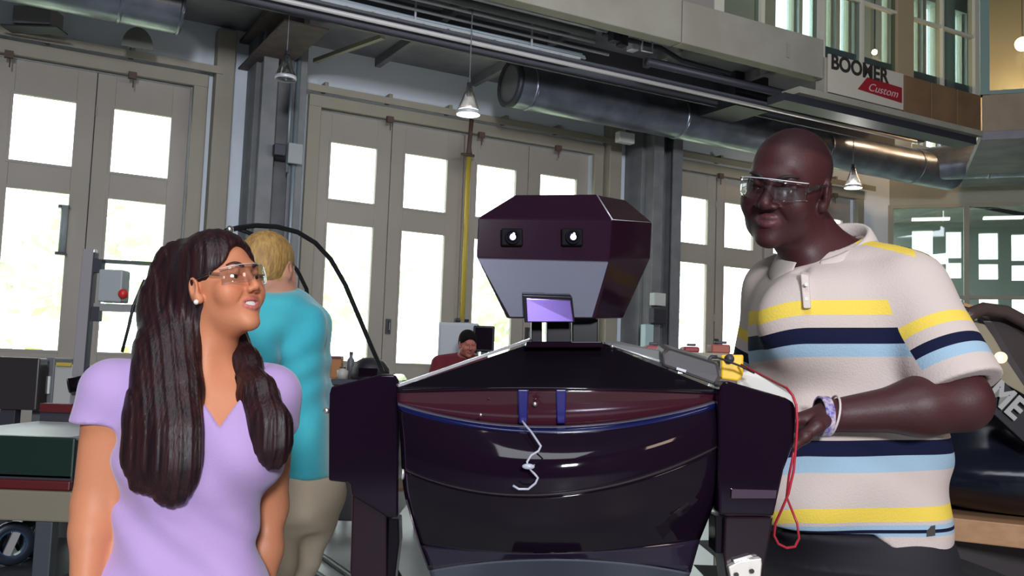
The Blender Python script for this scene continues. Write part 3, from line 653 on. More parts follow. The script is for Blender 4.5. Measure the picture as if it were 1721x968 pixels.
# shoulder deck
A, B = at(893, 577, 1.93), at(1012, 577, 1.93); Cc, Dd = at(1206, 655, 1.80), at(668, 651, 1.82)
Ab, Bb = A+np.array([0, .10, 0]), B+np.array([0, .10, 0]); Cb, Db = Cc+np.array([0, .36, 0]), Dd+np.array([0, .34, 0])
dn = np.array([0, 0, -.012]); g = Geo(); g.add([A, B, Cc, Dd, Ab, Bb, Cb, Db]+[q+dn for q in (Cc, Dd, Cb, Db)], [(0, 1, 2, 3), (4, 7, 6, 5), (0, 4, 5, 1), (1, 5, 6, 2), (0, 3, 7, 4), (3, 2, 8, 9), (2, 6, 10, 8), (6, 7, 11, 10), (7, 3, 9, 11), (9, 8, 10, 11)])
mk('shoulder_deck', g, M_blk2, robot, bevel=.002)
g = Geo().bar(at(890, 571, 1.945), at(668, 648, 1.84), .012, .005, (0, 0, 1)); mk('edge_line', g, M_edge, robot, label='white strip imitating the edge highlight on the left shoulder slope')  # white bar stands in for the highlight along this shoulder edge
g = Geo().prism([at(1014, 575, 1.93), at(1028, 571, 1.95), at(1114, 590, 1.90), at(1110, 607, 1.88)], [at(1014, 580, 1.96), at(1030, 575, 1.98), at(1116, 594, 1.93), at(1112, 611, 1.91)])
mk('shoulder_rail', g, mat('grey_metal_rail', (.36, .36, .36), .35, .6), robot, bevel=.002)
mk('edge_line', Geo().tube([at(1017, 577, 1.925), at(1109, 608, 1.875)], .0022, 6), M_edge, robot, True)
mk('bolt', Geo().ball(at(1029, 582, 1.915), .0042), M_alu, robot, True)
# chest: curved panels, sampled from three control points per row
def q3(a, b, c, u): return a*(u*(u-1)/2)+b*(1-u*u)+c*(u*(u+1)/2)
def sheet(rows, n=40, m=10):
    R_ = []
    for i in range(len(rows)-1):
        for j in range(m+(i == len(rows)-2)):
            t = j/m; r0, r1 = rows[max(i-1, 0)], rows[i]; r2, r3 = rows[i+1], rows[min(i+2, len(rows)-1)]
            cr = lambda a, b, c, d: .5*((2*b)+(c-a)*t+(2*a-5*b+4*c-d)*t*t+(3*b-a-3*c+d)*t**3)
            P3 = [cr(r0[k], r1[k], r2[k], r3[k]) for k in range(3)]
            R_.append([q3(*P3, -1+2*k/n) for k in range(n+1)])
    return Geo().grid(R_)
RW = lambda *a: [at(*a[0]), at(*a[1]), at(*a[2])]
e0 = RW((668, 656, 1.81), (935, 652, 1.73), (1206, 660, 1.79)); e0b = RW((668, 660, 1.812), (935, 655, 1.742), (1206, 663, 1.792))
e1 = RW((668, 676, 1.815), (928, 715, 1.77), (1204, 672, 1.795)); e1b = RW((669, 681, 1.80), (928, 720, 1.715), (1204, 677, 1.78))
e1c = RW((670, 690, 1.80), (928, 729, 1.705), (1204, 687, 1.78))
e2 = RW((674, 740, 1.79), (928, 775, 1.668), (1206, 712, 1.772)); e3 = RW((676, 786, 1.785), (930, 829, 1.665), (1206, 748, 1.768))
e3b = RW((677, 790, 1.79), (930, 834, 1.675), (1206, 754, 1.775))
e4 = RW((682, 836, 1.80), (932, 885, 1.70), (1206, 822, 1.79)); e5 = RW((706, 915, 1.83), (934, 928, 1.745), (1176, 905, 1.82))
e5b = RW((722, 958, 1.84), (936, 938, 1.76), (1160, 962, 1.83)); e6 = RW((735, 1010, 1.90), (936, 1000, 1.88), (1140, 1012, 1.90)); e7 = RW((760, 1060, 1.96), (936, 1060, 1.95), (1120, 1060, 1.96))
mk('chest_fascia', sheet([e0, e0b], m=2), M_blk, robot, True, solid=.004)
mk('chest_recess', sheet([e0b, e1]), mat('maroon_gloss_recess', (.055, .010, .018), .07, 0, .5, coat=.5), robot, True, solid=.004)
mk('lip_trim', sheet([e1, e1b], m=2), mat('pale_lip', (.16, .15, .20), .2, .5), robot, True, solid=.003)
mk('blue_edge', sheet([e1b, e1c], m=2), M_blue, robot, True, solid=.003)
mk('chest_plate', sheet([e1c, e2, e3]), M_blk, robot, True, solid=.004)
mk('belly_plate', sheet([e3b, e4, e5]), M_blk, robot, True, solid=.004)
mk('seam_strip', sheet([e3, e3b], m=2), M_edge and mat('seam_metal', (.10, .07, .09), .2, .6), robot, True, solid=.002)
mk('waist_plate', sheet([e5, e5b], m=4), mat('violet_black_gloss', (.02, .014, .03), .1, coat=.4), robot, True, solid=.004)
mk('underside', sheet([e5b, e6, e7]), mat('reflected_grey_underside', (.13, .14, .18), .25, .4), robot, True, solid=.004)  # grey put into the colour for floor light reflected underneath
for px in (879, 943):
    g = Geo().prism([at(px-9, 655, 1.735), at(px+9, 655, 1.735), at(px+7, 712, 1.755), at(px-7, 712, 1.755)], [at(px-9, 655, 1.76), at(px+9, 655, 1.76), at(px+7, 712, 1.79), at(px-7, 712, 1.79)])
    mk('blue_clip', g, mat('deep_blue_plastic', (.012, .009, .13), .3), robot, bevel=.002)
mk('bolt', Geo().ball(at(899, 679, 1.745), .0045), M_alu, robot, True)
mk('bolt', Geo().ball(at(808, 697, 1.735), .003), M_alu, robot, True)
# inner torso, pelvis and stand column
def slab(yt, yb, xs, y0, y1): f = [at(xs[0], yt, y0), at(xs[1], yt, y0), at(xs[2], yb, y0), at(xs[3], yb, y0)]; return Geo().prism(f, [p+np.array([0, y1-y0, 0]) for p in f])
mk('torso_core', slab(664, 900, (672, 1202, 1165, 715), 1.85, 2.12), M_blk2, robot, bevel=.01)
mk('pelvis', slab(900, 1080, (715, 1165, 1080, 790), 1.97, 2.10), M_blk2, robot, bevel=.01)
cxr = at(935, 1000, 2.02)[0]
mk('stand_column', Geo().tube([(cxr, 2.03, .06), (cxr, 2.03, .85)], .05, 20), M_blk2, robot, True)
mk('stand_base', Geo().box((cxr-.24, 1.8, .02), (cxr+.24, 2.26, .08)), M_blk2, robot, bevel=.01)
for x in (-.2, .2):
    for y in (1.85, 2.2): mk('wheel', Geo().tube([(cxr+x-.01, y, .03), (cxr+x+.01, y, .03)], .03, 14), M_dark, robot, True)
# side edge of the belly, bolt
mk('edge_line', Geo().tube([at(683, 840, 1.795), at(705, 915, 1.825), at(721, 958, 1.83)], .0016, 6), mat('seam_metal', (.10, .07, .09), .2, .6), robot, True)
mk('hinge_bolt', Geo().ball(at(677, 797, 1.775), [.004, .004, .010]), M_alu, robot, True)
# arms
def plate(pts, y0, y1): f = [at(x, y, y0) for x, y in pts]; return Geo().prism(f, [p+np.array([0, y1-y0, 0]) for p in f])
arm = mk('upper_arm', plate([(553, 662), (556, 650), (640, 629), (664, 630), (670, 640), (669, 870), (652, 870), (590, 832), (588, 812), (552, 808)], 1.86, 2.02), M_blk, robot, bevel=.004)
mk('forearm', plate([(592, 820), (650, 826), (650, 1000), (600, 1030), (588, 960)], 1.87, 1.97), mat('maroon_black_shell', (.014, .004, .010), .16), robot, bevel=.004)
mk('forearm_strut', plate([(652, 872), (670, 872), (671, 912), (660, 1000), (648, 1000)], 1.88, 1.94), M_blk2, robot, bevel=.003)
mk('bolt', Geo().ball(at(549, 690, 1.90), [.007, .006, .006]), M_alu, robot, True)
mk('upper_arm', plate([(1207, 664), (1212, 646), (1222, 640), (1320, 668), (1334, 676), (1339, 690), (1335, 745), (1318, 790), (1301, 868), (1208, 866)], 1.755, 1.875), M_blk, robot, bevel=.005)
mk('forearm', plate([(1218, 868), (1300, 868), (1294, 905), (1284, 960), (1282, 1010), (1226, 1010), (1216, 930)], 1.765, 1.85), mat('maroon_black_shell', (.014, .004, .010), .16), robot, bevel=.004)
mk('forearm_strut', plate([(1202, 868), (1216, 868), (1216, 930), (1202, 930)], 1.78, 1.84), M_blk2, robot, bevel=.002)
mk('arm_band', plate([(1230, 822), (1306, 824), (1304, 838), (1229, 838)], 1.749, 1.757), mat('violet_brown_band', (.08, .05, .075), .15, .3), robot, bevel=.001)
wg = thing; g = Geo()
g.prism([at(1231, 941, 1.755), at(1262, 932, 1.755), at(1266, 936, 1.755), at(1234, 946, 1.755)], [at(1231, 941, 1.775), at(1262, 932, 1.775), at(1266, 936, 1.775), at(1234, 946, 1.775)])
mk('wrist_bar', g, M_alu, robot, bevel=.001)
wp = mk('wrist_plate', plate([(1224, 953), (1243, 943), (1280, 938), (1281, 948), (1275, 1008), (1236, 1010)], 1.745, 1.765), mat('pale_aluminium', (.72, .66, .60), .4, .6), robot, bevel=.002)
for a, b in ((1238, 966), (1264, 960), (1246, 985), (1268, 982)): mk('bolt_hole', Geo().tube([at(a, b, 1.746), at(a, b, 1.738)], .0042, 12), mat('hole_black', (.01, .008, .008), .6), wp)
for k in range(3): mk('gripper_finger', plate([(1232+k*18, 1006), (1244+k*18, 1006), (1242+k*18, 1075), (1236+k*18, 1075)], 1.75, 1.775), M_alu, robot, bevel=.002)
# cable hanging down the chest
cb = [(878, 708, 1.70), (884, 716, 1.69), (893, 726, 1.675), (901, 738, 1.66), (909, 750, 1.65), (905, 758, 1.648), (893, 765, 1.645), (886, 776, 1.64), (886, 784, 1.64), (898, 782, 1.64), (890, 788, 1.64), (898, 796, 1.64), (904, 803, 1.64), (900, 812, 1.64), (888, 822, 1.642), (872, 822, 1.642), (862, 816, 1.642)]
mk('cable', Geo().tube([at(*c) for c in cb], .0021, 8), mat('clear_grey_cable', (.42, .42, .5), .25), robot, True)
mk('cable_clip', Geo().ball(at(888, 784, 1.638), [.011, .004, .005]), mat('clear_grey_cable', (.42, .42, .5), .25), robot, True)
# ---------------------------------------------------------------- things lying on the robot's shoulder
ck = thing('grey_case', 'dark grey rounded case lying on the robot shoulder', 'case', at(1160, 640, 1.9))
f = [at(1113, 591, 1.86), at(1124, 585, 1.87), at(1205, 610, 1.85), at(1213, 620, 1.84), at(1211, 634, 1.835), at(1203, 648, 1.83), at(1112, 615, 1.855)]
mk('case_body', Geo().prism(f, [p+np.array([0, .085, .012]) for p in f]), mat('dark_grey_plastic', (.05, .043, .045), .4), ck, bevel=.007)
mk('label_strip', Geo().bar(at(1137, 619, 1.835), at(1153, 624, 1.832), .004, .005), M_edge, ck)
mk('latch', Geo().tube([at(1209, 640, 1.83), at(1201, 648, 1.82), at(1201, 654, 1.81), at(1208, 657, 1.80)], .003, 8), M_alu, ck, True)
yb = thing('multimeter', 'yellow multimeter standing behind the robot shoulder, red and black leads in it', 'meter', at(1230, 640, 1.98))
f = [at(1212, 596, 1.97), at(1250, 596, 1.97), at(1249, 632, 1.97), at(1240, 641, 1.97), at(1212, 637, 1.97)]
mk('body', Geo().prism(f, [p+np.array([.005, .035, 0]) for p in f]), mat('safety_yellow', (.85, .50, .015), .4), yb, bevel=.004)
mk('foot', plate([(1210, 636), (1240, 640), (1238, 652), (1208, 648)], 1.96, 2.0), mat('brown_grey_rubber', (.13, .10, .08), .6), yb, bevel=.003)
mk('dial', Geo().tube([at(1226, 603, 1.972), at(1226, 603, 1.962)], .010, 16), M_dark, yb, True)
g = Geo().tube([at(1194, 600, 1.90), at(1196, 598, 1.90), at(1215, 604, 1.91), at(1244, 615, 1.93), at(1268, 627, 1.93)], .0022, 8); tag(mk('test_lead', g, M_dark, None, True), 'black test lead crossing in front of the yellow multimeter', 'cable')
mk('probe_tip', Geo().tube([at(1191, 606, 1.895), at(1195, 600, 1.90), at(1205, 600, 1.90)], .004, 8), M_dark, yb, True)
rl = [(1246, 613, 1.95), (1262, 621, 1.92), (1285, 633, 1.87), (1310, 646, 1.80), (1322, 652, 1.76), (1332, 664, 1.74), (1338, 680, 1.738), (1340, 710, 1.738), (1338, 745, 1.742), (1334, 790, 1.75), (1325, 830, 1.76), (1313, 858, 1.78), (1303, 880, 1.80), (1301, 900, 1.81), (1308, 914, 1.82), (1322, 921, 1.83), (1336, 919, 1.84), (1343, 905, 1.86), (1340, 880, 1.88), (1330, 855, 1.88), (1322, 835, 1.87), (1326, 800, 1.85), (1334, 760, 1.82)]
tag(mk('test_lead', Geo().tube([at(*c) for c in rl], .0024, 8), mat('red_lead', (.45, .02, .04), .35), None, True), 'red test lead looping from the yellow multimeter down over the robot arm', 'cable')
f = [at(1233, 640, 1.99), at(1243, 626, 2.0), at(1262, 622, 2.0), at(1290, 640, 1.99), at(1330, 664, 1.96), at(1334, 676, 1.94), at(1290, 668, 1.94), at(1240, 652, 1.96)]
o = mk('white_cover', Geo().prism(f, [p+np.array([.01, .06, .004]) for p in f]), mat('pale_plastic_cover', (.62, .60, .57), .5), bevel=.004)
tag(o, 'pale plastic cover wedged between the robot arm and the man in the striped polo', 'cover')
# ================================================================== BACKGROUND THINGS
def boxpx(x0, x1, y0, y1, Y, dep, zbot=None):
    """an upright box whose near face spans these pixels at depth Y"""
    a = at(x0, y0, Y); b = at(x1, y1, Y); z0 = b[2] if zbot is None else zbot
    return Geo().box((a[0], Y, z0), (b[0], Y+dep, a[2]))
# workbench in the middle distance
wb = thing('workbench', 'tall black workbench in the middle distance behind the robot', 'workbench', (at(650, 640, 8)[0], 8.3, 0))
x0, x1 = at(556, 645, 8)[0], at(1010, 645, 8)[0]; zt = at(650, 640, 8)[2]
mk('benchtop', Geo().box((x0, 8, zt-.05), (x1, 8.8, zt)), M_dark, wb, bevel=.006)
for x in np.linspace(x0+.05, x1-.05, 4):
    for y in (8.06, 8.72): mk('leg', Geo().box((x-.03, y-.03, 0), (x+.03, y+.03, zt-.05)), M_dark, wb)
mk('side_panel', Geo().box((x0+.02, 8.04, .45), (x0+1.1, 8.08, zt-.05)), M_blk2, wb)
mk('shelf', Geo().box((x0, 8.02, .35), (x1, 8.75, .38)), mat('tan_shelf', (.30, .17, .09), .6), wb)
def jar(px, py0, py1, Y, r, col, name, label, cat, prof=None):
    b = at(px, py1, Y); b[2] = zt; h = at(px, py0, Y)[2]-zt
    t = thing(name, label, cat, b); mk('body', Geo().lathe(b, prof or [(0.001, 0), (r, 0), (r, h*.75), (r*.5, h*.85), (r*.5, h), (.001, h)], 20), col, t, True)
    mk('cap', Geo().lathe(b+np.array([0, 0, h*.95]), [(.001, .0), (r*.55, 0), (r*.55, h*.12), (.001, h*.12)], 16), M_dark, t)
jar(588, 594, 640, 8.3, .03, mat('grey_bottle', (.12, .12, .13), .4), 'spray_bottle', 'slim dark bottle on the far workbench between white boxes', 'bottle')
jar(575, 618, 640, 8.2, .05, mat('pale_jar', (.5, .45, .42), .4), 'jar', 'short pale jar on the far workbench beside the man in teal', 'jar')
jar(598, 615, 640, 8.5, .03, mat('pale_jar2', (.42, .40, .40), .4), 'jar', 'short grey jar on the far workbench just left of black dome', 'jar')
def simple(px0, px1, py0, py1, Y, dep, m, name, label, cat, zb=None, bevel=.01, parts=()):
    g = boxpx(px0, px1, py0, py1, Y, dep, zb); a = np.array(g.v); b = a.mean(0); b[2] = a[:, 2].min()
    t = thing(name, label, cat, b); mk('body', g, m, t, bevel=bevel)
    for nm, q, mm in parts: mk(nm, q, mm, t, bevel=.003)
    return t
simple(556, 572, 600, 640, 8.3, .12, mat('orange_carton', (.40, .16, .05), .6), 'carton', 'small orange carton on the far workbench by the teal sleeve', 'box', zt, parts=[('lid', boxpx(555, 573, 598, 603, 8.29, .14), mat('dark_red_lid', (.16, .04, .04), .6))])
dm = thing('welding_helmet', 'black dome shaped helmet on the workbench beside robot shoulder', 'helmet', (at(622, 640, 7.0)[0], 8.15, zt))
c = at(622, 640, 8.15); c[2] = zt
mk('shell', Geo().lathe(c, [(.15, 0), (.165, .04), (.155, .10), (.12, .155), (.07, .185), (.001, .195)], 28), mat('matt_black', (.014, .01, .016), .5), dm, True)
mk('visor', Geo().box(tuple(c+np.array([-.08, -.17, .03])), tuple(c+np.array([.08, -.14, .10]))), M_blk, dm, bevel=.005)
simple(738, 800, 541, 640, 9.75, .5, mat('pale_cabinet', (.42, .44, .46), .6), 'cabinet', 'pale grey cabinet behind the man in the maroon shirt', 'cabinet', 0, parts=[('door', boxpx(741, 797, 545, 640, 9.73, .02), mat('pale_cabinet', (.42, .44, .46), .6))])
mn = simple(796, 830, 547, 592, 9.6, .05, M_blk2, 'monitor', 'black computer monitor behind man in maroon shirt', 'monitor', parts=[('screen', boxpx(799, 827, 550, 588, 9.59, .01), M_blk), ('stand', boxpx(808, 818, 590, 650, 9.62, .04, zt), M_dark)])
dk2 = thing('bench', 'low dark desk carrying the black monitor, behind the workbench', 'desk', (at(840, 640, 9.2)[0], 9.7, 0))
mk('desktop', Geo().box((at(802, 640, 9)[0], 9.5, zt-.04), (at(930, 640, 9)[0], 10.0, zt)), M_dark, dk2)
for x in (at(804, 640, 9)[0], at(926, 640, 9)[0]):
    for y in (9.52, 9.96): mk('leg', Geo().box((x-.02, y-.02, 0), (x+.02, y+.02, zt-.04)), M_dark, dk2)
# hose arc
hp = [(380, 388), (400, 383), (430, 379), (465, 381), (500, 390), (530, 408), (556, 436), (580, 478), (600, 525), (618, 568), (632, 600), (643, 625)]
hy = np.linspace(4.6, 5.6, len(hp)); hs = thing('air_hose', 'thick black hose arching over the blond man in teal', 'hose', at(640, 640, 5.6))
pts = [at(x, y, Y) for (x, y), Y in zip(hp, hy)]; e = pts[-1]
mk('hose', Geo().tube(pts+[np.array([e[0]+.04, e[1], e[2]-.2]), np.array([e[0]+.05, e[1], .3]), np.array([e[0]+.2, e[1]+.1, .02])], .013, 12), mat('black_rubber', (.012, .012, .014), .45), hs, True)
mk('second_hose', Geo().tube([at(395, 383, 4.7), at(415, 390, 4.75), at(440, 402, 4.8), at(475, 425, 4.9), at(500, 455, 5), at(515, 485, 5.1), at(522, 540, 5.2), at(524, 700, 5.2)], .011, 12), mat('black_rubber', (.012, .012, .014), .45), hs, True)
mk('coupling', Geo().ball(at(386, 386, 4.62), .02), M_alu, hs, True)
# gantry frame at the left: aluminium post, arm, controller box
gf = thing('test_stand', 'aluminium post stand with arm and grey box, behind the woman at left', 'stand', (at(140, 640, 5.75)[0], 5.75, 0))
pA, pB = at(152, 419, 5.75), at(127, 705, 5.75)
mk('post', Geo().box((pB[0]-.035, 4.97, 0), (pB[0]+.02, 5.03, pA[2]-.02)) if False else Geo().bar((pB[0]-.01, 5.75, 0), pA, .072, .05, (0, 1, 0)), mat('brushed_aluminium', (.50, .47, .50), .35, .6), gf, bevel=.004)
mk('post_groove', Geo().bar((pB[0]+.035, 5.74, 0), pA+np.array([.036, 0, -.02]), .012, .05, (0, 1, 0)), M_dark, gf)
mk('post_base', Geo().box((pB[0]-.3, 5.66, 0), (pB[0]+.3, 6.0, .05)), M_dark, gf, bevel=.01)
mk('control_box', boxpx(166, 203, 452, 508, 5.7, .12), mat('pale_grey_box', (.30, .33, .34), .5), gf, bevel=.01)
mk('bracket', boxpx(158, 170, 436, 458, 5.72, .05), M_dark, gf); mk('bracket', boxpx(155, 165, 515, 540, 5.72, .05), M_dark, gf)
mk('cross_arm', Geo().bar(at(158, 438, 5.8), at(300, 446, 5.8), .03, .022), mat('green_grey_bar', (.08, .10, .09), .5), gf)
mk('lower_arm', Geo().bar(at(160, 516, 5.75), at(236, 519, 5.75), .05, .045), mat('grey_arm', (.24, .24, .24), .5), gf)
mk('red_knob', Geo().ball(at(207, 494, 5.68), .03), mat('red_plastic', (.55, .02, .02), .4), gf, True)
mk('signal_cable', Geo().tube([at(205, 592, 5.7), at(216, 550, 5.7), at(224, 515, 5.7), at(243, 470, 5.72)], .010, 8), mat('black_rubber', (.012, .012, .014), .45), gf, True)
mk('clamp', Geo().tube([at(115, 648, 5.62), at(160, 640, 5.7)], .045, 16), M_blk2, gf, True)
# small things on the doors and columns
def wallthing(name, label, cat, s0, s1, D, z0, z1, m, th=.1, **k):
    return tag(mk(name, Geo().wbox(s0, s1, D-th, D, z0, z1), m, bevel=.01), label, cat)
def pxs(x, y, D):
    v = fw+CR*(x-860.5)/F-CU*(y-484)/F; kk = D/(v@N3); p = v*kk; return float(p@D3), float(p[2]+EYE)
a = pxs(100, 345, 12.05); b = pxs(112, 425, 12.05)
t = thing('door_closer', 'grey bar handle device on the left garage door window', 'bar', W(a[0], 12, b[1]))
mk('bar', Geo().tube([W((a[0]+b[0])/2, 12.0, b[1]), W((a[0]+b[0])/2, 12.0, a[1])], .04, 12), mat('pale_grey_box', (.30, .33, .34), .5), t, True)
for z in (a[1], b[1]): mk('mount', Geo().wbox((a[0]+b[0])/2-.07, (a[0]+b[0])/2+.05, 11.98, 12.08, z-.03, z), M_dark, t)
yp = thing('yellow_pipe', 'yellow vertical pipe with a rusty clamp between the middle doors', 'pipe', W(6.02, 11.95, 1.8))
q0 = pxs(788, 262, 11.88); q1 = pxs(777, 538, 11.88)
mk('pipe', Geo().tube([W((q0[0]+q1[0])/2, 11.88, q1[1]), W((q0[0]+q1[0])/2, 11.88, q0[1])], .036, 14), mat('yellow_paint', (.52, .38, .05), .5), yp, True)
sm = (q0[0]+q1[0])/2
mk('upper_pipe', Geo().tube([W(sm, 11.88, q0[1]), W(sm, 11.88, q0[1]+.12), W(sm+.02, 11.88, 4.85)], [.05, .03, .03], 12), mat('rusty_bracket', (.10, .06, .045), .7), yp, True)
mk('valve_wheel', Geo().tube([W(sm-.14, 11.84, q0[1]), W(sm+.06, 11.84, q0[1])], .02, 10), mat('rusty_bracket', (.10, .06, .045), .7), yp, True)
mk('flange', Geo().tube([W(sm-.10, 11.9, q1[1]), W(sm+.10, 11.9, q1[1])], .03, 10), M_dark, yp, True)
mk('lower_pipe', Geo().tube([W(sm, 11.88, 0), W(sm, 11.88, q1[1])], .03, 12), M_trim, yp, True)
for i, (x0_, x1_, y0_, y1_, m, nm, lb) in enumerate(((1093, 1112, 492, 515, mat('white_switch', (.55, .56, .54), .5), 'switch_box', 'small white switch box on the right grey column'), (1092, 1113, 518, 545, M_dark, 'junction_box', 'dark junction box under the white switch on column'), (1078, 1091, 545, 590, mat('pale_cyan', (.45, .58, .60), .4), 'extinguisher_sign', 'pale cyan upright panel low on the right column'), (1035, 1060, 222, 244, mat('white_switch', (.55, .56, .54), .5), 'alarm_box', 'white alarm box high above the middle doors'))):
    a = pxs(x0_, y0_, 11.25); b = pxs(x1_, y1_, 11.25); wallthing(nm, lb, 'box', a[0], b[0], 11.27, b[1], a[1], m, .12)
# conduit, lamp on column 1
cc = thing('column_conduit', 'thin blue grey conduits running down the left grey column', 'conduit', W(3.25, 11.2, 0))
for s_, z0, z1, r_ in ((3.24, 0, 5.3, .028), (3.16, 3.6, 5.0, .02)): mk('pipe', Geo().tube([W(s_, 11.24, z0), W(s_, 11.24, z1)], r_, 10), mat('blue_grey_pipe', (.22, .26, .30), .4, .3), cc, True)
mk('box', Geo().wbox(2.98, 3.12, 11.16, 11.27, 3.78, 3.92), M_dark, cc, bevel=.01); mk('box', Geo().wbox(3.14, 3.32, 11.14, 11.2, 3.70, 3.95), mat('pale_grey_box', (.30, .33, .34), .5), cc, bevel=.01)
def pendant(px, py, Y, r, label, on):
    c = at(px, py, Y); t = thing('pendant_lamp', label, 'lamp', c)
    mk('shade', Geo().lathe(c, [(r, 0), (r*.98, r*.18), (r*.62, r*1.1), (r*.42, r*1.7), (r*.30, r*2.0), (r*.28, r*2.3), (.001, r*2.35)], 28), glassmat('ribbed_clear_shade', (.75, .75, .75), .25, .15), t, True, solid=.006)
    mk('rim', Geo().lathe(c, [(r*1.0, -.02), (r*1.04, -.02), (r*1.04, .02), (r*1.0, .02)], 28), M_pipe, t, True)
    mk('socket', Geo().tube([c+np.array([0, 0, r*1.5]), c+np.array([0, 0, r*2.7])], r*.22, 14), M_dark, t, True)
    mk('rod', Geo().tube([c+np.array([0, 0, r*2.6]), np.array([c[0], c[1], 5.48])], .006, 8), M_steel, t, True)
    if on: mk('diffuser', Geo().lathe(c+np.array([0, 0, .01]), [(.001, 0), (r*.93, 0), (r*.93, .02), (.001, .02)], 28), mat('lamp_diffuser', (1, 1, 1), .5, emit=((1, .98, .92), 14)), t); l = bpy.data.lights.new('pendant_point', 'POINT'); l.energy = 30; l.color = (1, .97, .92); l.shadow_soft_size = .08; q = bpy.data.objects.new('pendant_point', l); C.objects.link(q); q.location = tuple(c-np.array([0, 0, .12]))
pendant(787, 190, 10.2, .125, 'lit pendant lamp with a clear bell shade before the middle doors', True)
pendant(480, 131, 10.0, .11, 'unlit clear bell pendant in front of the left column', False)
pendant(1434, 314, 14.5, .13, 'lit pendant lamp in the back, right of the tall man', True)
# left upper corner box and bracket
o = simple(22, 84, 8, 40, 10.0, .3, mat('grey_box_unit', (.22, .21, .20), .6), 'junction_cabinet', 'grey box high in the top left corner under the duct', 'box', parts=[('flange', boxpx(0, 96, 40, 46, 9.98, .25), M_dark)])
g = Geo().bar(W(.1, 10.25, 5.12), W(1.05, 10.25, 4.83), .05, .05); g = Geo().tube([at(48, 8, 9.7), at(60, 0, 9.7), at(165, 26, 9.9), at(160, 34, 9.9)], .022, 8)
tag(mk('bracket_rail', g, mat('pale_bracket', (.42, .45, .42), .4, .3)), 'pale angled bracket rail beneath the top left duct', 'bracket')
# dark half round plate imitating a shadow below the left duct
fl_ = at(232, 66, 10.5); t = thing('duct_shadow', 'dark half round plate standing in for a shadow under the top left duct', 'shadow', fl_)
g = Geo(); n = 14; arc = [fl_+D3*(.17*math.cos(a))+np.array([0, 0, .24*math.sin(a)-.1]) for a in np.linspace(0, math.pi, n)]
mk('shadow_plate', Geo().prism(arc, [p+N3*.02 for p in arc]), mat('shadow_grey', (.13, .13, .11), .6), t); mk('hinge', Geo().ball(fl_+np.array([0, 0, .17]), [.05, .03, .03]), M_pipe, t, True)
# banner sign
bn = thing('shop_banner', 'white banner sign with black letters and a red band, on the balcony', 'sign', W(10, 8.4, 4.98))
a = pxs(1386, 92, 8.42); b = pxs(1509, 190, 8.42)
mk('board', Geo().wbox(9.27, 10.70, 8.405, 8.43, 5.0, 5.50), mat('banner_cream', (.56, .50, .42), .7), bn, bevel=.003)
text('BOOMER', .27, W(9.30, 8.40, 5.315), D3, (0, 0, 1), mat('banner_black', (.03, .025, .02), .6), bn, ext=.003, bold=.008, squash=.98)
mk('red_band', Geo().add([W(9.80, 8.402, 5.13), W(10.66, 8.402, 5.09), W(10.66, 8.402, 5.30), W(9.98, 8.402, 5.32), W(9.80, 8.398, 5.13), W(10.66, 8.398, 5.09), W(10.66, 8.398, 5.30), W(9.98, 8.398, 5.32)], [(0, 1, 2, 3), (7, 6, 5, 4), (0, 4, 5, 1), (1, 5, 6, 2), (2, 6, 7, 3), (3, 7, 4, 0)]), mat('banner_red', (.30, .012, .02), .6), bn)
text('Custom', .15, W(9.98, 8.394, 5.145), D3, (0, 0, 1), mat('banner_pale', (.6, .4, .4), .6), bn, ext=.002, shear=.4, squash=1.2)
# left foreground carts
lm = thing('green_cart', 'dark green equipment cart with red edges at the left', 'cart', (at(40, 800, 4.5)[0], 4.8, 0))
X0, X1 = at(-120, 800, 4.5)[0], at(122, 800, 4.5)[0]; Z = lambda y, Y=4.5: at(60, y, Y)[2]
mk('side_panel', Geo().box((X0, 4.5, Z(806)), (X1, 4.56, Z(734))), mat('deep_green_paint', (.006, .022, .016), .35), lm, bevel=.01)
mk('lower_edge', Geo().box((X0, 4.48, Z(823)), (X1, 4.58, Z(806))), mat('dark_red_paint', (.10, .008, .010), .4), lm, bevel=.008)
mk('bed', Geo().box((X0, 4.5, Z(806)-.01), (X1, 5.6, Z(806)+.02)), M_dark, lm)
mk('upper_edge', Geo().box((X0, 5.5, Z(716)), (X1-.02, 5.58, Z(697))), mat('dark_red_paint', (.10, .008, .010), .4), lm, bevel=.008)
mk('rear_panel', Geo().box((X0, 5.52, Z(806)), (X1-.02, 5.56, Z(716))), M_dark, lm)
mk('tray_top', Geo().box((X0, 4.56, Z(734)-.01), (X1-.05, 5.5, Z(734))), mat('white_sheet', (.62, .64, .66), .35), lm)
mk('frame_rail', Geo().box((X0, 4.46, Z(874)), (X1+.02, 4.54, Z(823))), mat('khaki_frame', (.21, .18, .13), .6), lm, bevel=.008)
mk('cross_rail', Geo().box((X0, 5.5, Z(874)), (X1+.02, 5.58, Z(823))), mat('khaki_frame', (.21, .18, .13), .6), lm)
for x in (X0+.05, X1-.10):
    for y in (4.5, 5.54): mk('leg', Geo().box((x-.04, y-.035, 0), (x+.04, y+.035, Z(874))), mat('slate_leg', (.05, .06, .07), .5), lm, bevel=.005)
mk('lower_shelf', Geo().box((X0, 4.5, .27), (X1-.05, 5.5, .30)), M_dark, lm)
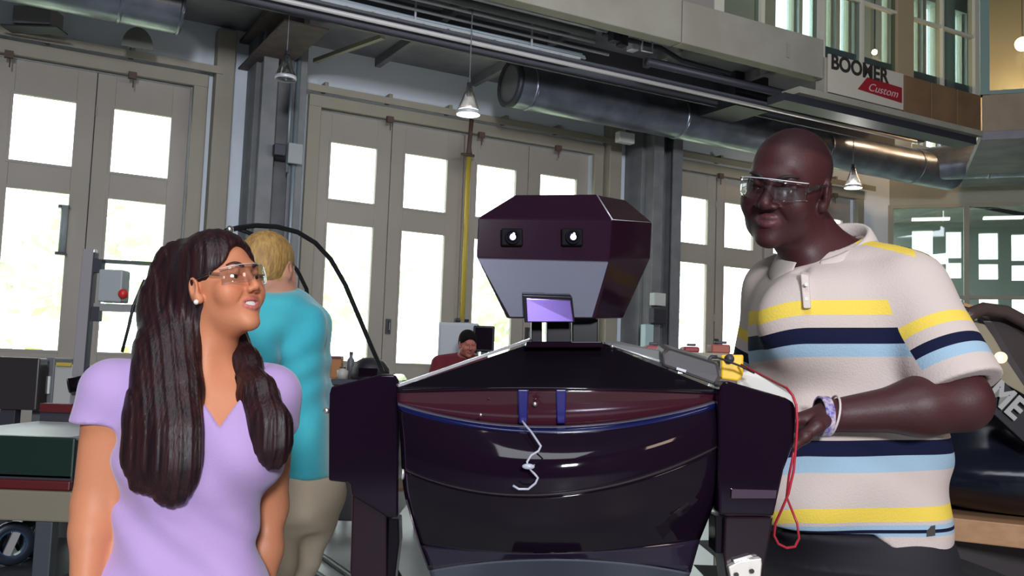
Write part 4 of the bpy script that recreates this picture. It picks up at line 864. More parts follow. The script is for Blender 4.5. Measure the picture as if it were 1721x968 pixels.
for k, (px, Y) in enumerate(((18, 4.75), (58, 4.95), (-30, 4.75))):
    c = at(px, 932, Y); R0 = .105; t = thing('spare_wheel', ('black wheel with blue rim on cart shelf, left of its twin', 'black wheel with blue rim on cart shelf, closest to the woman', 'black wheel cut off by the left edge of the frame')[k], 'wheel', c-np.array([0, 0, R0]))
    ax = np.array([.75, -1, 0]); c[2] = .30+R0+.002
    mk('tyre', Geo().lathe(c, [(R0*.6, -.02), (R0*.9, -.028), (R0, -.015), (R0, .015), (R0*.9, .028), (R0*.6, .02)], 28, ax), mat('blue_black_tyre', (.012, .018, .03), .4), t, True)
    mk('rim', Geo().lathe(c, [(R0*.56, -.022), (R0*.62, -.022), (R0*.62, .022), (R0*.56, .022), (R0*.56, -.022)], 24, ax), mat('blue_rim', (.02, .06, .14), .35), t); sx_ = np.cross(ax/np.linalg.norm(ax), (0, 0, 1.)); mk('spoke', Geo().bar(c-sx_*R0*.2+np.array([0, 0, R0*.55]), c+sx_*R0*.2-np.array([0, 0, R0*.55]), .035, .02, ax), mat('grey_hub', (.40, .38, .38), .5), t)
# screen and box behind the cart
simple(-40, 60, 598, 690, 6.4, .12, mat('dark_brown_screen', (.035, .028, .03), .3), 'display_screen', 'large dark screen at the far left under the windows', 'screen', parts=[('stand', boxpx(0, 20, 688, 760, 6.42, .08, 0), M_dark)])
simple(60, 88, 600, 668, 6.6, .3, mat('grey_machine', (.14, .14, .15), .5), 'machine_cabinet', 'grey machine cabinet beside the large dark screen at left', 'cabinet', 0, parts=[('lamp_window', boxpx(72, 82, 632, 662, 6.58, .02), mat('white_panel', (.85, .87, .9), .4))])
simple(92, 120, 612, 700, 6.5, .3, mat('white_cabinet', (.42, .41, .40), .5), 'tool_cabinet', 'pale cabinet with a yellow stripe behind the aluminium post', 'cabinet', 0, parts=[('stripe', boxpx(94, 119, 609, 616, 6.48, .02), mat('yellow_paint', (.52, .38, .05), .5))])
# dark machine under the bench, floor hoses
simple(556, 600, 793, 852, 6.9, .5, mat('dark_machine', (.02, .018, .022), .4), 'floor_machine', 'black machine on the floor right of the man in teal', 'machine', .22, parts=[('lid', boxpx(563, 592, 788, 795, 6.88, .4), M_edge)])
g = Geo(); 
for k in range(2):
    p = [np.array([at(505+dx, 0, 1)[0]*0, 0, 0]) for dx in (0,)]
def fl_pt(px, py):
    v = fw+CR*(px-860.5)/F-CU*(py-484)/F; k = -(EYE-.02)/v[2]; p = np.array([0, 0, EYE])+v*k; return p
for k, (a, b, lb) in enumerate((((500, 905), (600, 975), 'black floor hose, farther of two crossing the floor behind the teal man'), ((490, 935), (570, 990), 'black floor hose, nearer of two crossing the floor behind the teal man'))):
    A_, B_ = fl_pt(*a), fl_pt(*b); tag(mk('floor_hose', Geo().tube([A_-(B_-A_)*.3, A_, B_, B_+(B_-A_)*.5], .02, 10), mat('black_rubber', (.012, .012, .014), .45), None, True), lb, 'hose')
# red and dark items on a bench behind the robot's right shoulder
sb = thing('side_bench', 'narrow bench behind the robot shoulder holding small red tools', 'bench', (at(1160, 600, 5.5)[0], 5.6, 0)); zs = at(1150, 592, 5.5)[2]
mk('benchtop', Geo().box((at(1060, 600, 5.5)[0], 5.4, zs-.04), (at(1245, 600, 5.5)[0], 5.9, zs)), M_trim, sb)
for x in (1070, 1235):
    for y in (5.44, 5.86): mk('leg', Geo().box((at(x, 600, 5.5)[0]-.02, y-.02, 0), (at(x, 600, 5.5)[0]+.02, y+.02, zs-.04)), M_trim, sb)
for k, (xa, xb, yt, col, nm, lb) in enumerate(((1086, 1112, 580, (.35, .05, .07), 'tool_pouch', 'dull red tool pouch, leftmost on the side bench'), (1150, 1176, 582, (.28, .02, .03), 'red_tool', 'red tool on the side bench left of the yellow multimeter'), (1196, 1228, 578, (.35, .08, .05), 'red_toolbox', 'red and dark toolbox behind the yellow multimeter'))):
    t = simple(xa, xb, yt, 590, 5.5, .15, mat('c_'+nm, col, .5), nm, lb, 'tool', zs, parts=[('handle', boxpx(xa+6, xb-6, yt-5, yt, 5.52, .04), M_dark)])
# vehicle at the right on a plank
vh = thing('aircraft_fuselage', 'dark glossy fuselage with pale lettering behind the man at right edge', 'vehicle', (at(1700, 870, 3.5)[0], 3.6, 0))
sd = Sdf(); vc = at(1745, 745, 3.62); 
sd.ell((vc[0], vc[1], vc[2]), (.62, .50, .27), .05); sd.ell((vc[0]+.25, vc[1]+.1, vc[2]+.12), (.55, .42, .26), .08); sd.ell((vc[0]+.6, vc[1]+.2, vc[2]), (.8, .5, .3), .08); sd.ell((vc[0]+.15, vc[1]-.12, vc[2]-.10), (.80, .50, .17), .06)
sd.plane((0, 0, at(1560, 866, 3.25)[2]+.003), (0, 0, -1), .01); implicit('fuselage_shell', sd, *bounds([vc+np.array([-.7, -.6, -.35]), vc+np.array([1.5, .8, .5])], .03), .022, mat('dark_blue_gloss', (.006, .007, .014), .2), vh)
cp = [at(1632, 527, 3.080), at(1652, 519, 3.100), at(1690, 524, 3.120), at(1722, 541, 3.140), at(1800, 600, 3.210)]
mk('canopy_rim', Geo().tube([at(1618, 540, 3.060)]+cp, .022, 12), mat('dark_brown_rim', (.06, .04, .035), .3), vh, True)
f = [at(1634, 540, 3.100), at(1655, 545, 3.100), at(1672, 570, 3.100), at(1692, 605, 3.100), at(1722, 650, 3.100), at(1722, 664, 3.100), at(1680, 640, 3.100), at(1648, 610, 3.100)]
mk('canopy_side', Geo().prism(f, [p+np.array([0.02, .04, .0]) for p in f]), mat('khaki_gloss_panel', (.24, .20, .14), .25), vh, bevel=.004)
f = [at(1640, 524, 3.160), at(1695, 528, 3.160), at(1740, 560, 3.160), at(1760, 640, 3.160), at(1740, 690, 3.160), at(1690, 610, 3.160)]
mk('canopy_hood', Geo().prism(f, [p+np.array([0.05, .35, .0]) for p in f]), mat('hood_dark', (.035, .024, .024), .3), vh, bevel=.03)
f = [at(1636, 600, 3.080), at(1660, 612, 3.080), at(1722, 676, 3.080), at(1760, 720, 3.080), at(1740, 760, 3.080), at(1640, 668, 3.080)]
bd = mk('name_band', Geo().prism(f, [p+np.array([0.0, .03, .0]) for p in f]), mat('band_black', (.012, .010, .014), .4), vh, bevel=.003)
p0 = at(1636, 641, 3.072); dx_ = at(1694, 671, 3.072)-at(1650, 637, 3.072)
dx_ = at(1700, 690, 3.072)-at(1650, 646, 3.072); text('AME', .098, at(1630, 640, 3.070), dx_, CU+.0, mat('pale_letter', (.30, .29, .28), .5), bd, ext=.002, bold=.003, squash=.98)
mk('body_glint', Geo().ball(at(1682, 601, 3.060), [.022, .010, .019]), mat('chrome_glint_glow', (.95, .9, .75), .15, .8, emit=((1, .85, .55), 1.2)), vh, True)  # small glowing ball imitates a bright flash on the fuselage
mk('top_strap', Geo().bar(at(1612, 512, 3.6), at(1790, 560, 3.7), .05, .012), mat('wood_strap', (.42, .24, .12), .5), vh)
tb = thing('trestle_table', 'trestle table with a tan wooden edge at the lower right', 'table', (at(1680, 900, 3.4)[0], 3.6, 0))
zt2 = at(1560, 866, 3.25)[2]; k_ = (at(1850, 896, 1)[2]-EYE); Y2 = (zt2-EYE)/k_; fa, fb = at(1560, 866, 3.25), at(1850, 896, Y2); th_ = np.array([0, 0, -.075])
mk('table_top', Geo().hexa([fa+th_, fb+th_, fb+th_+np.array([.3, 1.2, 0]), fa+th_+np.array([.1, 1.1, 0]), fa, fb, fb+np.array([.3, 1.2, 0]), fa+np.array([.1, 1.1, 0])]), mat('tan_wood', (.42, .23, .12), .5, var=(6, (.34, .18, .09)), stretch=(1, 6, 6)), tb, bevel=.004)
mk('apron', Geo().box((at(1600, 905, 3.3)[0], 3.34, .55), (at(1850, 905, 3.3)[0], 3.4, zt2-.075)), mat('dark_wood', (.03, .02, .022), .5), tb)
for x in (1590, 1830): mk('leg', Geo().box((at(x, 905, 3.4)[0]-.04, 3.42, 0), (at(x, 905, 3.4)[0]+.04, 3.50, zt2-.075)), mat('dark_wood', (.03, .02, .022), .5), tb); mk('leg', Geo().box((at(x, 905, 3.4)[0]-.04, 4.1, 0), (at(x, 905, 3.4)[0]+.04, 4.18, zt2-.075)), mat('dark_wood', (.03, .02, .022), .5), tb)

# ================================================================== PEOPLE
def skinmat(name, rough=.5): 
    m = mat(name, (.5, .3, .2), rough, 0, .35, attr='tone', bump=.06, bscale=160); b = m.node_tree.nodes['Principled BSDF']; b.inputs['Subsurface Weight'].default_value = .0; return m
def tone(base, lip, scalp, hc, hR, hs, extra=None):
    base, lip, scalp = map(np.array, (base, lip, scalp))
    def fn(V):
        q = loc(V, hc, hR, hs); c = np.tile(base, (len(V), 1))
        m = np.clip(1.25-((q[:, 0]/.027)**2+((q[:, 2]+.0585)/.0150)**2), 0, .35)/.35*(q[:, 1] > .070)*(np.abs(q[:, 0]) < .03)
        c = c*(1-m[:, None])+lip*m[:, None]
        r = np.clip((.055-np.hypot(q[:, 0]-np.sign(q[:, 0])*.042, q[:, 2]+.028))/.04, 0, 1)*(q[:, 1] > .03)*.25
        c = c*(1-r[:, None])+c*np.array([1.15, .85, .8])*r[:, None]
        if scalp is not None:
            d = np.hypot(np.abs(q[:, 0])*.8, q[:, 2]-.02)+0; line = .062+.03*np.clip(q[:, 1]*10, -1, .9)
            s_ = np.clip((q[:, 2]-line)/.012, 0, 1)*(np.abs(q[:, 2]) < .2); back = np.clip((-.012-q[:, 1])/.02, 0, 1)*(q[:, 2] > -.055)
            s_ = np.maximum(s_, back)*(np.hypot(q[:, 0], q[:, 1]) < .2); c = c*(1-s_[:, None])+scalp*s_[:, None]
        if extra: c = extra(V, q, c)
        return np.clip(c, 0, 1)
    return fn
def trousers(sd, pelv, legs, t):
    for (c, r) in pelv: sd.ell(c, r, .06)
    for pts, rs in legs: sd.chain(pts, [r+t for r in rs], .04)
def shoes(parent, feet, m):
    for a, dirv in feet:
        d = np.array([dirv[0], dirv[1], 0.]); d /= np.linalg.norm(d); s = Sdf(); z = np.array([0, 0, 1.])
        a = np.array([a[0], a[1], 0]); s.chain([a-d*.05+z*.045, a+d*.08+z*.042, a+d*.17+z*.034], [.042, .044, .032], .02); s.plane((0, 0, .002), (0, 0, -1), .006)
        implicit('shoe', s, *bounds([a-d*.05, a+d*.17+z*.09], .06), .007, m, parent)
# ---------------------------------------------------------------- woman
wo = thing('person', 'woman with long dark hair, clear glasses and a lavender v-neck shirt, looking up right', 'person', (at(320, 968, 2.08)[0], 2.08, 0))
hR = hframe(60, 13, -4); hs = np.array([.92, .90, .99]); hc = at(371, 481, 2.06)
T = rows_px([(632, 262, 424, .066), (655, 222, 448, .082), (700, 210, 462, .098), (760, 214, 462, .104), (850, 206, 428, .090), (900, 196, 424, .092), (968, 178, 430, .104), (1040, 164, 446, .118), (1110, 166, 448, .12)], 2.08, .5)
shR, elR, wrR, knR = at(186, 660, 2.06), at(157, 850, 2.06), at(140, 1035, 1.98), at(142, 1100, 1.94)
shL, elL, wrL, knL = at(458, 664, 2.12), at(452, 850, 2.24), at(434, 1035, 2.20), at(430, 1100, 2.17)
hipz = .86; hx = at(306, 1050, 2.08)[0]
legsW = [([(hx-.085, 2.10, .84), (hx-.09, 2.08, .47), (hx-.10, 2.12, .09)], [.085, .055, .038]), ([(hx+.085, 2.10, .84), (hx+.09, 2.08, .47), (hx+.10, 2.12, .09)], [.085, .055, .038])]
def woman_base(sd, t=0.0, arms=True):
    sd.loft(T, 0, .03, 2.2, t)
    for x, y, Y in ((272, 752, 2.025), (392, 756, 2.02)): sd.ell(at(x, y, Y), (.062+t, .062+t, .066+t), .05)
    nb = at(352, 640, 2.09)
    sd.cap(nb+np.array([-.03, 0, .004]), shR+np.array([.012, 0, .006]), .042+t, .047+t, .05); sd.cap(nb+np.array([.03, 0, 0]), shL+np.array([-.008, 0, .004]), .042+t, .045+t, .05)
sdW = Sdf(); woman_base(sdW); head(sdW, hc, hR, hs, True, .9, True)
neck_t = hc+hR@np.array([0, -.022, -.06])*hs; neck_b = at(352, 640, 2.10)
sdW.cap(neck_t, neck_b, .047, .055, .035); sdW.cap(hc+hR@np.array([.03, -.03, -.05])*hs, at(345, 650, 2.03), .012, .012, .03)
sdW.chain([shR, elR], [.053, .043], .05); sdW.chain([elR, elR*.75+wrR*.25, wrR], [.043, .0415, .027], .02)
sdW.chain([shL, elL], [.050, .042], .04); sdW.chain([elL, elL*.6+wrL*.4, wrL], [.037, .037, .026], .03)
hand(sdW, wrR, knR, (.6, .3, 0), 1, .35, .9); hand(sdW, wrL, knL, (-.6, .2, 0), -1, .35, .9)
for pts, rs in legsW: sdW.chain(pts, rs, .04)
skW = (.62, .235, .120)
P0 = [shR, shL, hc, knR, knL, (hx-.1, 2.1, 0), (hx+.1, 2.1, 0)]
lo, hi = bounds(P0, .16); lo[2] = .05; hi[2] = hc[2]+.16
fineW = [(hc-np.array([.14, .14, .15]), hc+np.array([.14, .14, .15]), .0024), (np.minimum(wrR, knR)-.06+np.array([0, 0, -.09]), np.maximum(wrR, knR)+.06, .0035), (np.minimum(wrL, knL)-.05+np.array([0, 0, -.09]), np.maximum(wrL, knL)+.05, .0035)]
implicit('body', sdW, lo, hi, .008, skinmat('woman_skin'), wo, fineW, {'tone': tone(skW, (.56, .17, .14), (.30, .12, .07), hc, hR, hs)})
face_extras(hc, hR, hs, wo, 'brown', mat('dark_brow', (.04, .015, .012), .7), open_mouth=True, female=True)
glasses(hc, hR, hs, wo, glassmat('clear_temple', (.85, .88, .9), .3, .1))
ear = hc+hR@np.array([.086, .004, -.037])*hs; mk('earring', Geo().ball(ear, .0055), mat('pearl', (.85, .8, .75), .15), wo, True)
# shirt
sh = Sdf(); woman_base(sh, .009)
seW = shR+(elR-shR)*.27; seL = shL+(elL-shL)*.27
sh.cap(shR, seW, .064, .071, .035); sh.cap(shL, seL, .060, .064, .035)
sh.cap(seW+(elR-shR)*.02, seW+(elR-shR)*.9, .14, .14, 0.0, 's'); sh.p.pop()
du = (elR-shR)/np.linalg.norm(elR-shR); dl = (elL-shL)/np.linalg.norm(elL-shL)
shf = Sdf(); woman_base(shf, .009)
sl1 = Sdf()
vn = at(379, 716, 1.97); s1 = at(318, 628, 2.05); s2 = at(408, 634, 2.05)
def cut_neck(s):
    pa, pb, pc = at(290, 610, 2.0), at(432, 610, 2.0), at(378, 718, 2.0)
    def hp(p, q, c):     # edge of the v in the x-z plane, positive outside
        n_ = np.array([q[2]-p[2], 0, -(q[0]-p[0])]); n_ /= np.linalg.norm(n_); n_ = -n_ if (c-p)@n_ > 0 else n_; return p, n_
    e = [hp(pa, pc, pb), hp(pb, pc, pa)]
    def fn(X, Y, Z):
        d = Y-2.10
        for p, n_ in e: d = np.maximum(d, (X-p[0])*n_[0]+(Z-p[2])*n_[2])
        return np.maximum(d, Z-1.48)
    s.p.append((fn, np.array([pa[0]-.02, 1.85, pc[2]-.02]), np.array([pb[0]+.02, 2.10, 1.48]), .006, 's')); s.cap(neck_b+np.array([-.012, 0, .02]), neck_b+np.array([-.012, 0, .12]), .064, .07, .012, 's'); return
def cut_neck_old(s):
    c0 = (s1+s2)/2
    for k in range(7):
        t = k/6; a = s1*(1-t)+vn*t; b = s2*(1-t)+vn*t; r = .010*(1-t)+.003
        a = a+np.array([0, -.02, 0]); b = b+np.array([0, -.02, 0])
        s.cap(a, b, r+.014*(1-t), r+.014*(1-t), .006, 's', flat=((0, 1, 0), .99))
        s.cap(a+np.array([0, -.03, 0]), b+np.array([0, -.03, 0]), r+.016*(1-t), r+.016*(1-t), .006, 's')
    s.cap(neck_b+np.array([-.012, 0, .02]), neck_b+np.array([-.012, 0, .12]), .064, .07, .012, 's')
wr = lambda X, Y, Z: .0026*np.sin(34*(X*1.0+Z*.9)+3*np.sin(9*Z+4*X))*np.clip((1.32-Z)*6, 0, 1)*1.8+.0050*np.sin(19*(X*.5-Z*1.6)+2.5*np.sin(7*X+5*Z))*np.clip((1.22-Z)*6, 0, 1)
def sleeve_planes(s, segs):      # cut sleeves square across the arm, leaving the torso alone
    for p, d, R_ in segs:
        def fn(X, Y, Z, p=p, d=d, R_=R_):
            x, y, z = X-p[0], Y-p[1], Z-p[2]; t = x*d[0]+y*d[1]+z*d[2]; r = np.sqrt(np.maximum(x*x+y*y+z*z-t*t, 0))
            return np.maximum(-t, r-R_)
        s.p.append((fn, p-R_*1.2, p+R_*1.2+d*.1, .004, 's'))
A_ = Sdf(); A_.cap(shR, seW, .062, .068, .035); A_.cap(shL, seL, .056, .060, .035)
sleeve_planes(A_, [(seW, du, .12), (seL, dl, .12)])
sh = Sdf(); sh.p = A_.p; woman_base(sh, .009); sh.off(0, lambda X, Y, Z: .0035*np.clip((1.32-Z)*6, 0, 1)+wr(X, Y, Z)); cut_neck(sh); sh.plane((0, 0, .82), (0, 0, -1), .004)
lo2, hi2 = bounds([shR, shL, (shR[0], 1.95, .82), (shL[0], 2.2, 1.42)], .10)
implicit('shirt', sh, lo2, hi2, .0055, mat('lavender_cotton', (.50, .335, .63), .85, 0, .2, bump=.12, bscale=300, sheen=.3), wo)
pt = Sdf(); pt.loft([(z, x, y, rx, ry) for z, x, y, rx, ry in T if z < .98]+[(.80, hx, 2.1, .175, .12)], 0, .03, 2.2, .004); trousers(pt, [((hx, 2.1, .88), (.165, .115, .12))], legsW, .012); pt.plane((0, 0, .87), (0, 0, 1), .004)
implicit('jeans', pt, np.array([hx-.25, 1.9, .02]), np.array([hx+.25, 2.3, 1.0]), .010, mat('blue_denim', (.05, .08, .16), .8), wo)
shoes(wo, [((hx-.10, 2.14), (-.1, -1)), ((hx+.10, 2.14), (.1, -1))], mat('white_shoe', (.6, .6, .6), .6))
# hair
hw = Sdf(); hw.fr(hc, hR, hs)
hw.ell((0, -.013, .043), (.085, .106, .087), .01); hw.ell((0, -.05, -.005), (.082, .080, .095), .03)
hw.fr(np.zeros(3), np.eye(3), 1)
Lp = lambda q: hc+hR@(np.array(q)*hs)
m1 = [at(305, 455, 2.10), at(288, 520, 2.08), at(282, 590, 2.03), at(285, 660, 1.99), at(284, 730, 1.955), at(287, 785, 1.945), at(288, 820, 1.95)]; r1 = [.070, .066, .062, .060, .060, .050, .036]
m1b = [at(258, 610, 2.0), at(246, 700, 1.965), at(236, 770, 1.955), at(230, 815, 1.96)]; r1b = [.036, .034, .026, .010]
hw.chain(m1, r1, .03, flat=((.1, 1, 0), .55)); hw.chain(m1b, r1b, .03, flat=((.1, 1, 0), .6))
m2 = [at(398, 556, 2.15), at(410, 610, 2.08), at(432, 665, 2.02), at(452, 715, 1.985), at(456, 752, 1.98), at(460, 770, 1.985)]; r2 = [.022, .030, .038, .040, .032, .018]
hw.chain(m2, r2, .025, flat=((.1, 1, 0), .6))
def strands(X, Y, Z):
    u = (X-.0)*1.0+Y*.7; return .0007*np.sin(260*u+2.5*np.sin(4*Z+9*u))+.0006*np.sin(520*u+2*np.sin(5*Z))
hw.off(0, strands)
hw.fr(hc, hR, hs)     # clear the face
hw.ell((0, .097, -.042), (.060, .085, .119), .012, 's'); hw.ell((.030, .062, -.060), (.066, .060, .090), .012, 's'); hw.ell((-.03, .062, -.06), (.066, .060, .09), .012, 's')
hw.cap((.078, .015, -.012), (.086, .02, -.05), .020, .022, .01, 's', local=True)
hw.fr(np.zeros(3), np.eye(3), 1)
M_hair = mat('dark_brown_hair', (.011, .004, .006), .45, 0, .35, var=(70, (.032, .009, .010)), stretch=(1, 1, .04), bump=.22, bscale=160)
lo3, hi3 = bounds(m1+m1b+m2+[hc], .12)
implicit('hair', hw, lo3, hi3, .0032, M_hair, wo)
g = Geo()
def lock(chain, rad, n, spread=1.0):
    ch = np.array(chain); m = len(ch)
    for _ in range(n):
        a = rng.uniform(0, 2*math.pi); rr = rng.uniform(.86, 1.06); ph = rng.uniform(0, 6.28); fl = .58; t0 = rng.uniform(0, .35); t1 = 1+rng.uniform(-.05, .02); pts = []
        for t in np.linspace(t0, t1, 12):
            q = min(t, .9999)*(m-1); i = int(q); f = q-i; c = ch[i]*(1-f)+ch[min(i+1, m-1)]*f; r = rad[i]*(1-f)+rad[min(i+1, m-1)]*f; r = r*rr
            c = c+np.array([math.cos(a)*r+.0025*math.sin(5*t+ph), math.sin(a)*r*fl, -max(t-1, 0)*.2]); pts.append(c)
        g.tube(pts, [.0004]+[.0011]*9+[.0008, .0003], 3, False)
lock(m1[1:], r1[1:], 420); lock(m1b, r1b, 110); lock(m2[1:], r2[1:], 280)
mk('hair_strands', g, mat('hair_strand', (.018, .006, .008), .42, 0, .4), wo, True, kind='stuff')
# ---------------------------------------------------------------- tall man
ma = thing('person', 'tall man in a white polo with yellow, navy and light blue stripes, and clear glasses', 'person', (at(1430, 968, 2.15)[0], 2.15, 0))
mR = hframe(-38, -13, 11); ms = 1.13; mc = at(1324, 316, 2.12)
ya = math.radians(-30)
T2 = rows_px([(448, 1330, 1500), (475, 1300, 1545), (520, 1283, 1556), (580, 1278, 1556), (650, 1282, 1562), (730, 1288, 1566), (800, 1294, 1568), (880, 1296, 1566), (940, 1298, 1564), (1010, 1298, 1562)], 2.17, .72, ya, .008)
msL, meL, mwL, mkL = at(1526, 492, 2.05), at(1618, 676, 1.94), at(1398, 699, 1.925), at(1330, 712, 1.93)
msR, meR, mwR, mkR = at(1306, 490, 2.30), at(1282, 640, 2.36), at(1258, 668, 2.12), at(1250, 655, 2.06)
mx, my = at(1430, 1000, 2.17)[0], 2.17; ux = np.array([math.cos(ya), math.sin(ya), 0])
legsM = [([np.array([mx, my, .94])+ux*q*.10, np.array([mx, my-.01, .50])+ux*q*.12, np.array([mx, my+.02, .09])+ux*q*.13], [.105, .068, .046]) for q in (-1, 1)]
def man_base(sd, t=0.0):
    sd.loft(T2, ya, .03, 2.35, t)
    nb = at(1400, 455, 2.19)
    sd.cap(nb+np.array([.03, 0, .01]), msL+np.array([-.02, 0, .0]), .062+t, .062+t, .06); sd.cap(nb+np.array([-.02, 0, .0]), msR+np.array([.01, 0, 0]), .056+t, .056+t, .06)
    sd.ell(at(1372, 540, 2.06), (.11+t, .06+t, .09+t), .08); sd.ell(at(1370, 800, 2.06), (.13+t, .09+t, .13+t), .08)
sdM = Sdf(); man_base(sdM); head(sdM, mc, mR, ms, False, .55, False)
nt_ = mc+mR@np.array([0, -.038, -.05])*ms; nb_ = at(1398, 462, 2.18)
sdM.cap(nt_, nb_, .064, .076, .04); sdM.cap(nt_+np.array([0, -.01, -.04]), at(1372, 470, 2.12), .045, .04, .04); sdM.cap(nb_, at(1478, 470, 2.14), .06, .05, .05)
sdM.chain([msL, meL], [.066, .051], .04); sdM.chain([meL, meL*.68+mwL*.32, mwL], [.051, .053, .033], .04)
sdM.chain([msR, meR], [.060, .050], .04); sdM.chain([meR, mwR], [.048, .032], .03)
hand(sdM, mwL, mkL, (0, -.25, -1), 1, .45, 1.08); hand(sdM, mwR, mkR, (-.6, 0, -.7), 1, .5, 1.05)
for pts, rs in legsM: sdM.chain(pts, rs, .04)
P1 = [msL, msR, meL, meR, mc, mkL, (mx, my, 0)]
lo, hi = bounds(P1, .18); lo[2] = .05; lo[0] = min(lo[0], mkL[0]-.14); hi[0] = max(hi[0], meL[0]+.08)
fineM = [(mc-np.array([.17, .17, .18]), mc+np.array([.17, .17, .18]), .0028), (np.minimum(mwL, mkL)-np.array([.12, .07, .08]), np.maximum(mwL, mkL)+np.array([.0, .07, .07]), .0035), (np.minimum(mwR, mkR)-.11, np.maximum(mwR, mkR)+.10, .0038)]
implicit('body', sdM, lo, hi, .008, skinmat('man_skin', .48), ma, fineM, {'tone': tone((.056, .016, .017), (.11, .035, .04), (.030, .010, .012), mc, mR, ms)})
face_extras(mc, mR, ms, ma, 'brown', mat('black_brow', (.012, .006, .006), .7))
glasses(mc, mR, ms, ma, glassmat('clear_temple', (.85, .88, .9), .3, .1))
# polo shirt with stripes
duM = (meL-msL)/np.linalg.norm(meL-msL); duR = (meR-msR)/np.linalg.norm(meR-msR)
seM = msL+duM*.232; seR = msR+duR*.20
B_ = Sdf(); B_.cap(msL, seM, .079, .092, .05); B_.cap(msR, seR, .070, .078, .05)
B_.p.append((lambda X, Y, Z: np.maximum(-((X-seM[0])*duM[0]+(Y-seM[1])*duM[1]+(Z-seM[2])*duM[2]), np.sqrt((X-seM[0])**2+(Y-seM[1])**2+(Z-seM[2])**2)-.15), seM-.15, seM+.15, .004, 's'))
B_.p.append((lambda X, Y, Z: np.maximum(-((X-seR[0])*duR[0]+(Y-seR[1])*duR[1]+(Z-seR[2])*duR[2]), np.sqrt((X-seR[0])**2+(Y-seR[1])**2+(Z-seR[2])**2)-.13), seR-.13, seR+.13, .004, 's'))
B_.cap(seM-duM*.02, seM+duM*.06, .064, .064, .006, 's')
# hem: flares and dips toward the back right corner
hemz = at(1400, 900, 2.05)[2]; po = Sdf(); po.p = B_.p; man_base(po, .014)
wm = lambda X, Y, Z: .005*np.sin(21*(X*.9+Z*1.1)+2.5*np.sin(8*Z+3*X))*np.clip((1.42-Z)*4, 0, 1)+.0025*np.sin(40*X+6*np.sin(4*Z))*np.clip((1.15-Z)*5, 0, 1)
po.off(0, lambda X, Y, Z: .003+wm(X, Y, Z))
po.cap(nb_+np.array([-.01, 0, .0]), nb_+np.array([-.03, 0, .13]), .082, .085, .012, 's'); vv = at(1352, 468, 2.0)
po.cap(at(1340, 440, 2.06), vv, .030, .006, .008, 's'); po.cap(at(1372, 440, 2.0), vv, .030, .006, .008, 's')
def hem(X, Y, Z): return -(Z-(hemz+.012-.13*np.clip(X-at(1440, 900, 2.1)[0], 0, 1)/.12*.6+.012*np.clip(at(1330, 900, 2.1)[0]-X, 0, 1)/.1))
po.p.append((hem, None, None, .003, 'i'))
notch = at(1548, 925, 2.05); po.cap(notch+np.array([0, -.05, -.04]), notch+np.array([0, .0, .012]), .016, .003, .002, 's')
def arm_t(V):
    t = (V-msL)@duM; tR = (V-msR)@duR; return np.where(V[:, 0] > (msL[0]+msR[0])/2, t, tR)
def arm_sel(V):      # positive on the sleeves
    t = (V-msL)@duM; axd = np.linalg.norm((V-msL)-t[:, None]*duM, axis=1); tR = (V-msR)@duR; axr = np.linalg.norm((V-msR)-tR[:, None]*duR, axis=1)
    q = at(1500, 560, 2.0); a = np.minimum(np.minimum((V[:, 0]-q[0])-.33*(q[2]-V[:, 2]), .115-axd), np.minimum(t-.02, .252-t))
    return np.maximum(a, np.minimum(np.minimum(msR[0]-.005-V[:, 0], .09-axr), tR-.03))
def band(V): return V[:, 2]-.035*(V[:, 0]-mx)+2.4*np.maximum(at(1345, 520, 2.05)[0]-V[:, 0], 0)**2
def patch(V):        # stripes that cross the shoulder seam
    a_, b_ = at(1436, 398, 2.1), at(1506, 434, 2.1); c_, d_ = at(1478, 388, 2.1), at(1540, 428, 2.1); out = np.zeros(len(V))
    for k, (p, q, w_) in enumerate(((a_, b_, .013), (c_, d_, .020))):
        e = (q-p)[[0, 2]]; Ln = np.linalg.norm(e); e = e/Ln; r = V[:, [0, 2]]-p[[0, 2]]; t = r@e; dd = r@np.array([-e[1], e[0]])
        m = (t > 0) & (t < Ln) & (np.abs(dd) < w_); out = np.where(m, k+1., out)
    return out
M_polo = bpy.data.materials.new('striped_polo_knit'); M_polo.use_nodes = True; nt = M_polo.node_tree; b = nt.nodes['Principled BSDF']
b.inputs['Roughness'].default_value = .85; b.inputs['Specular IOR Level'].default_value = .15
a = nt.nodes.new('ShaderNodeAttribute'); a.attribute_name = 'band'
WHT = (.58, .485, .445, 1); YEL = (.80, .58, .09, 1); NAV = (.008, .010, .035, 1); LBL = (.33, .46, .58, 1)
zz = lambda y: at(1400, y, 2.06)[2]-.0
stripes = [(zz(892), zz(886), LBL), (zz(886), zz(880), NAV), (zz(880), zz(872), LBL), (zz(866), zz(842), YEL), (zz(784), zz(758), LBL), (zz(758), zz(733), NAV), (zz(598), zz(577), LBL), (zz(577), zz(551), NAV), (zz(530), zz(506), YEL)]
sl = [(.095, .121, YEL), (.147, .171, NAV), (.171, .196, LBL)]
def attr_(n_):
    q = nt.nodes.new('ShaderNodeAttribute'); q.attribute_name = n_; return q.outputs['Fac']
def gt(src, v, inv=False):
    n = nt.nodes.new('ShaderNodeMath'); n.operation = 'LESS_THAN' if inv else 'GREATER_THAN'; n.inputs[1].default_value = v; nt.links.new(src, n.inputs[0]); return n.outputs[0]
def mixc(f, a_, b_):
    q = nt.nodes.new('ShaderNodeMix'); q.data_type = 'RGBA'; nt.links.new(f, q.inputs[0])
    for i_, v in ((6, a_), (7, b_)):
        if isinstance(v, tuple): q.inputs[i_].default_value = v
        else: nt.links.new(v, q.inputs[i_])
    return q.outputs[2]
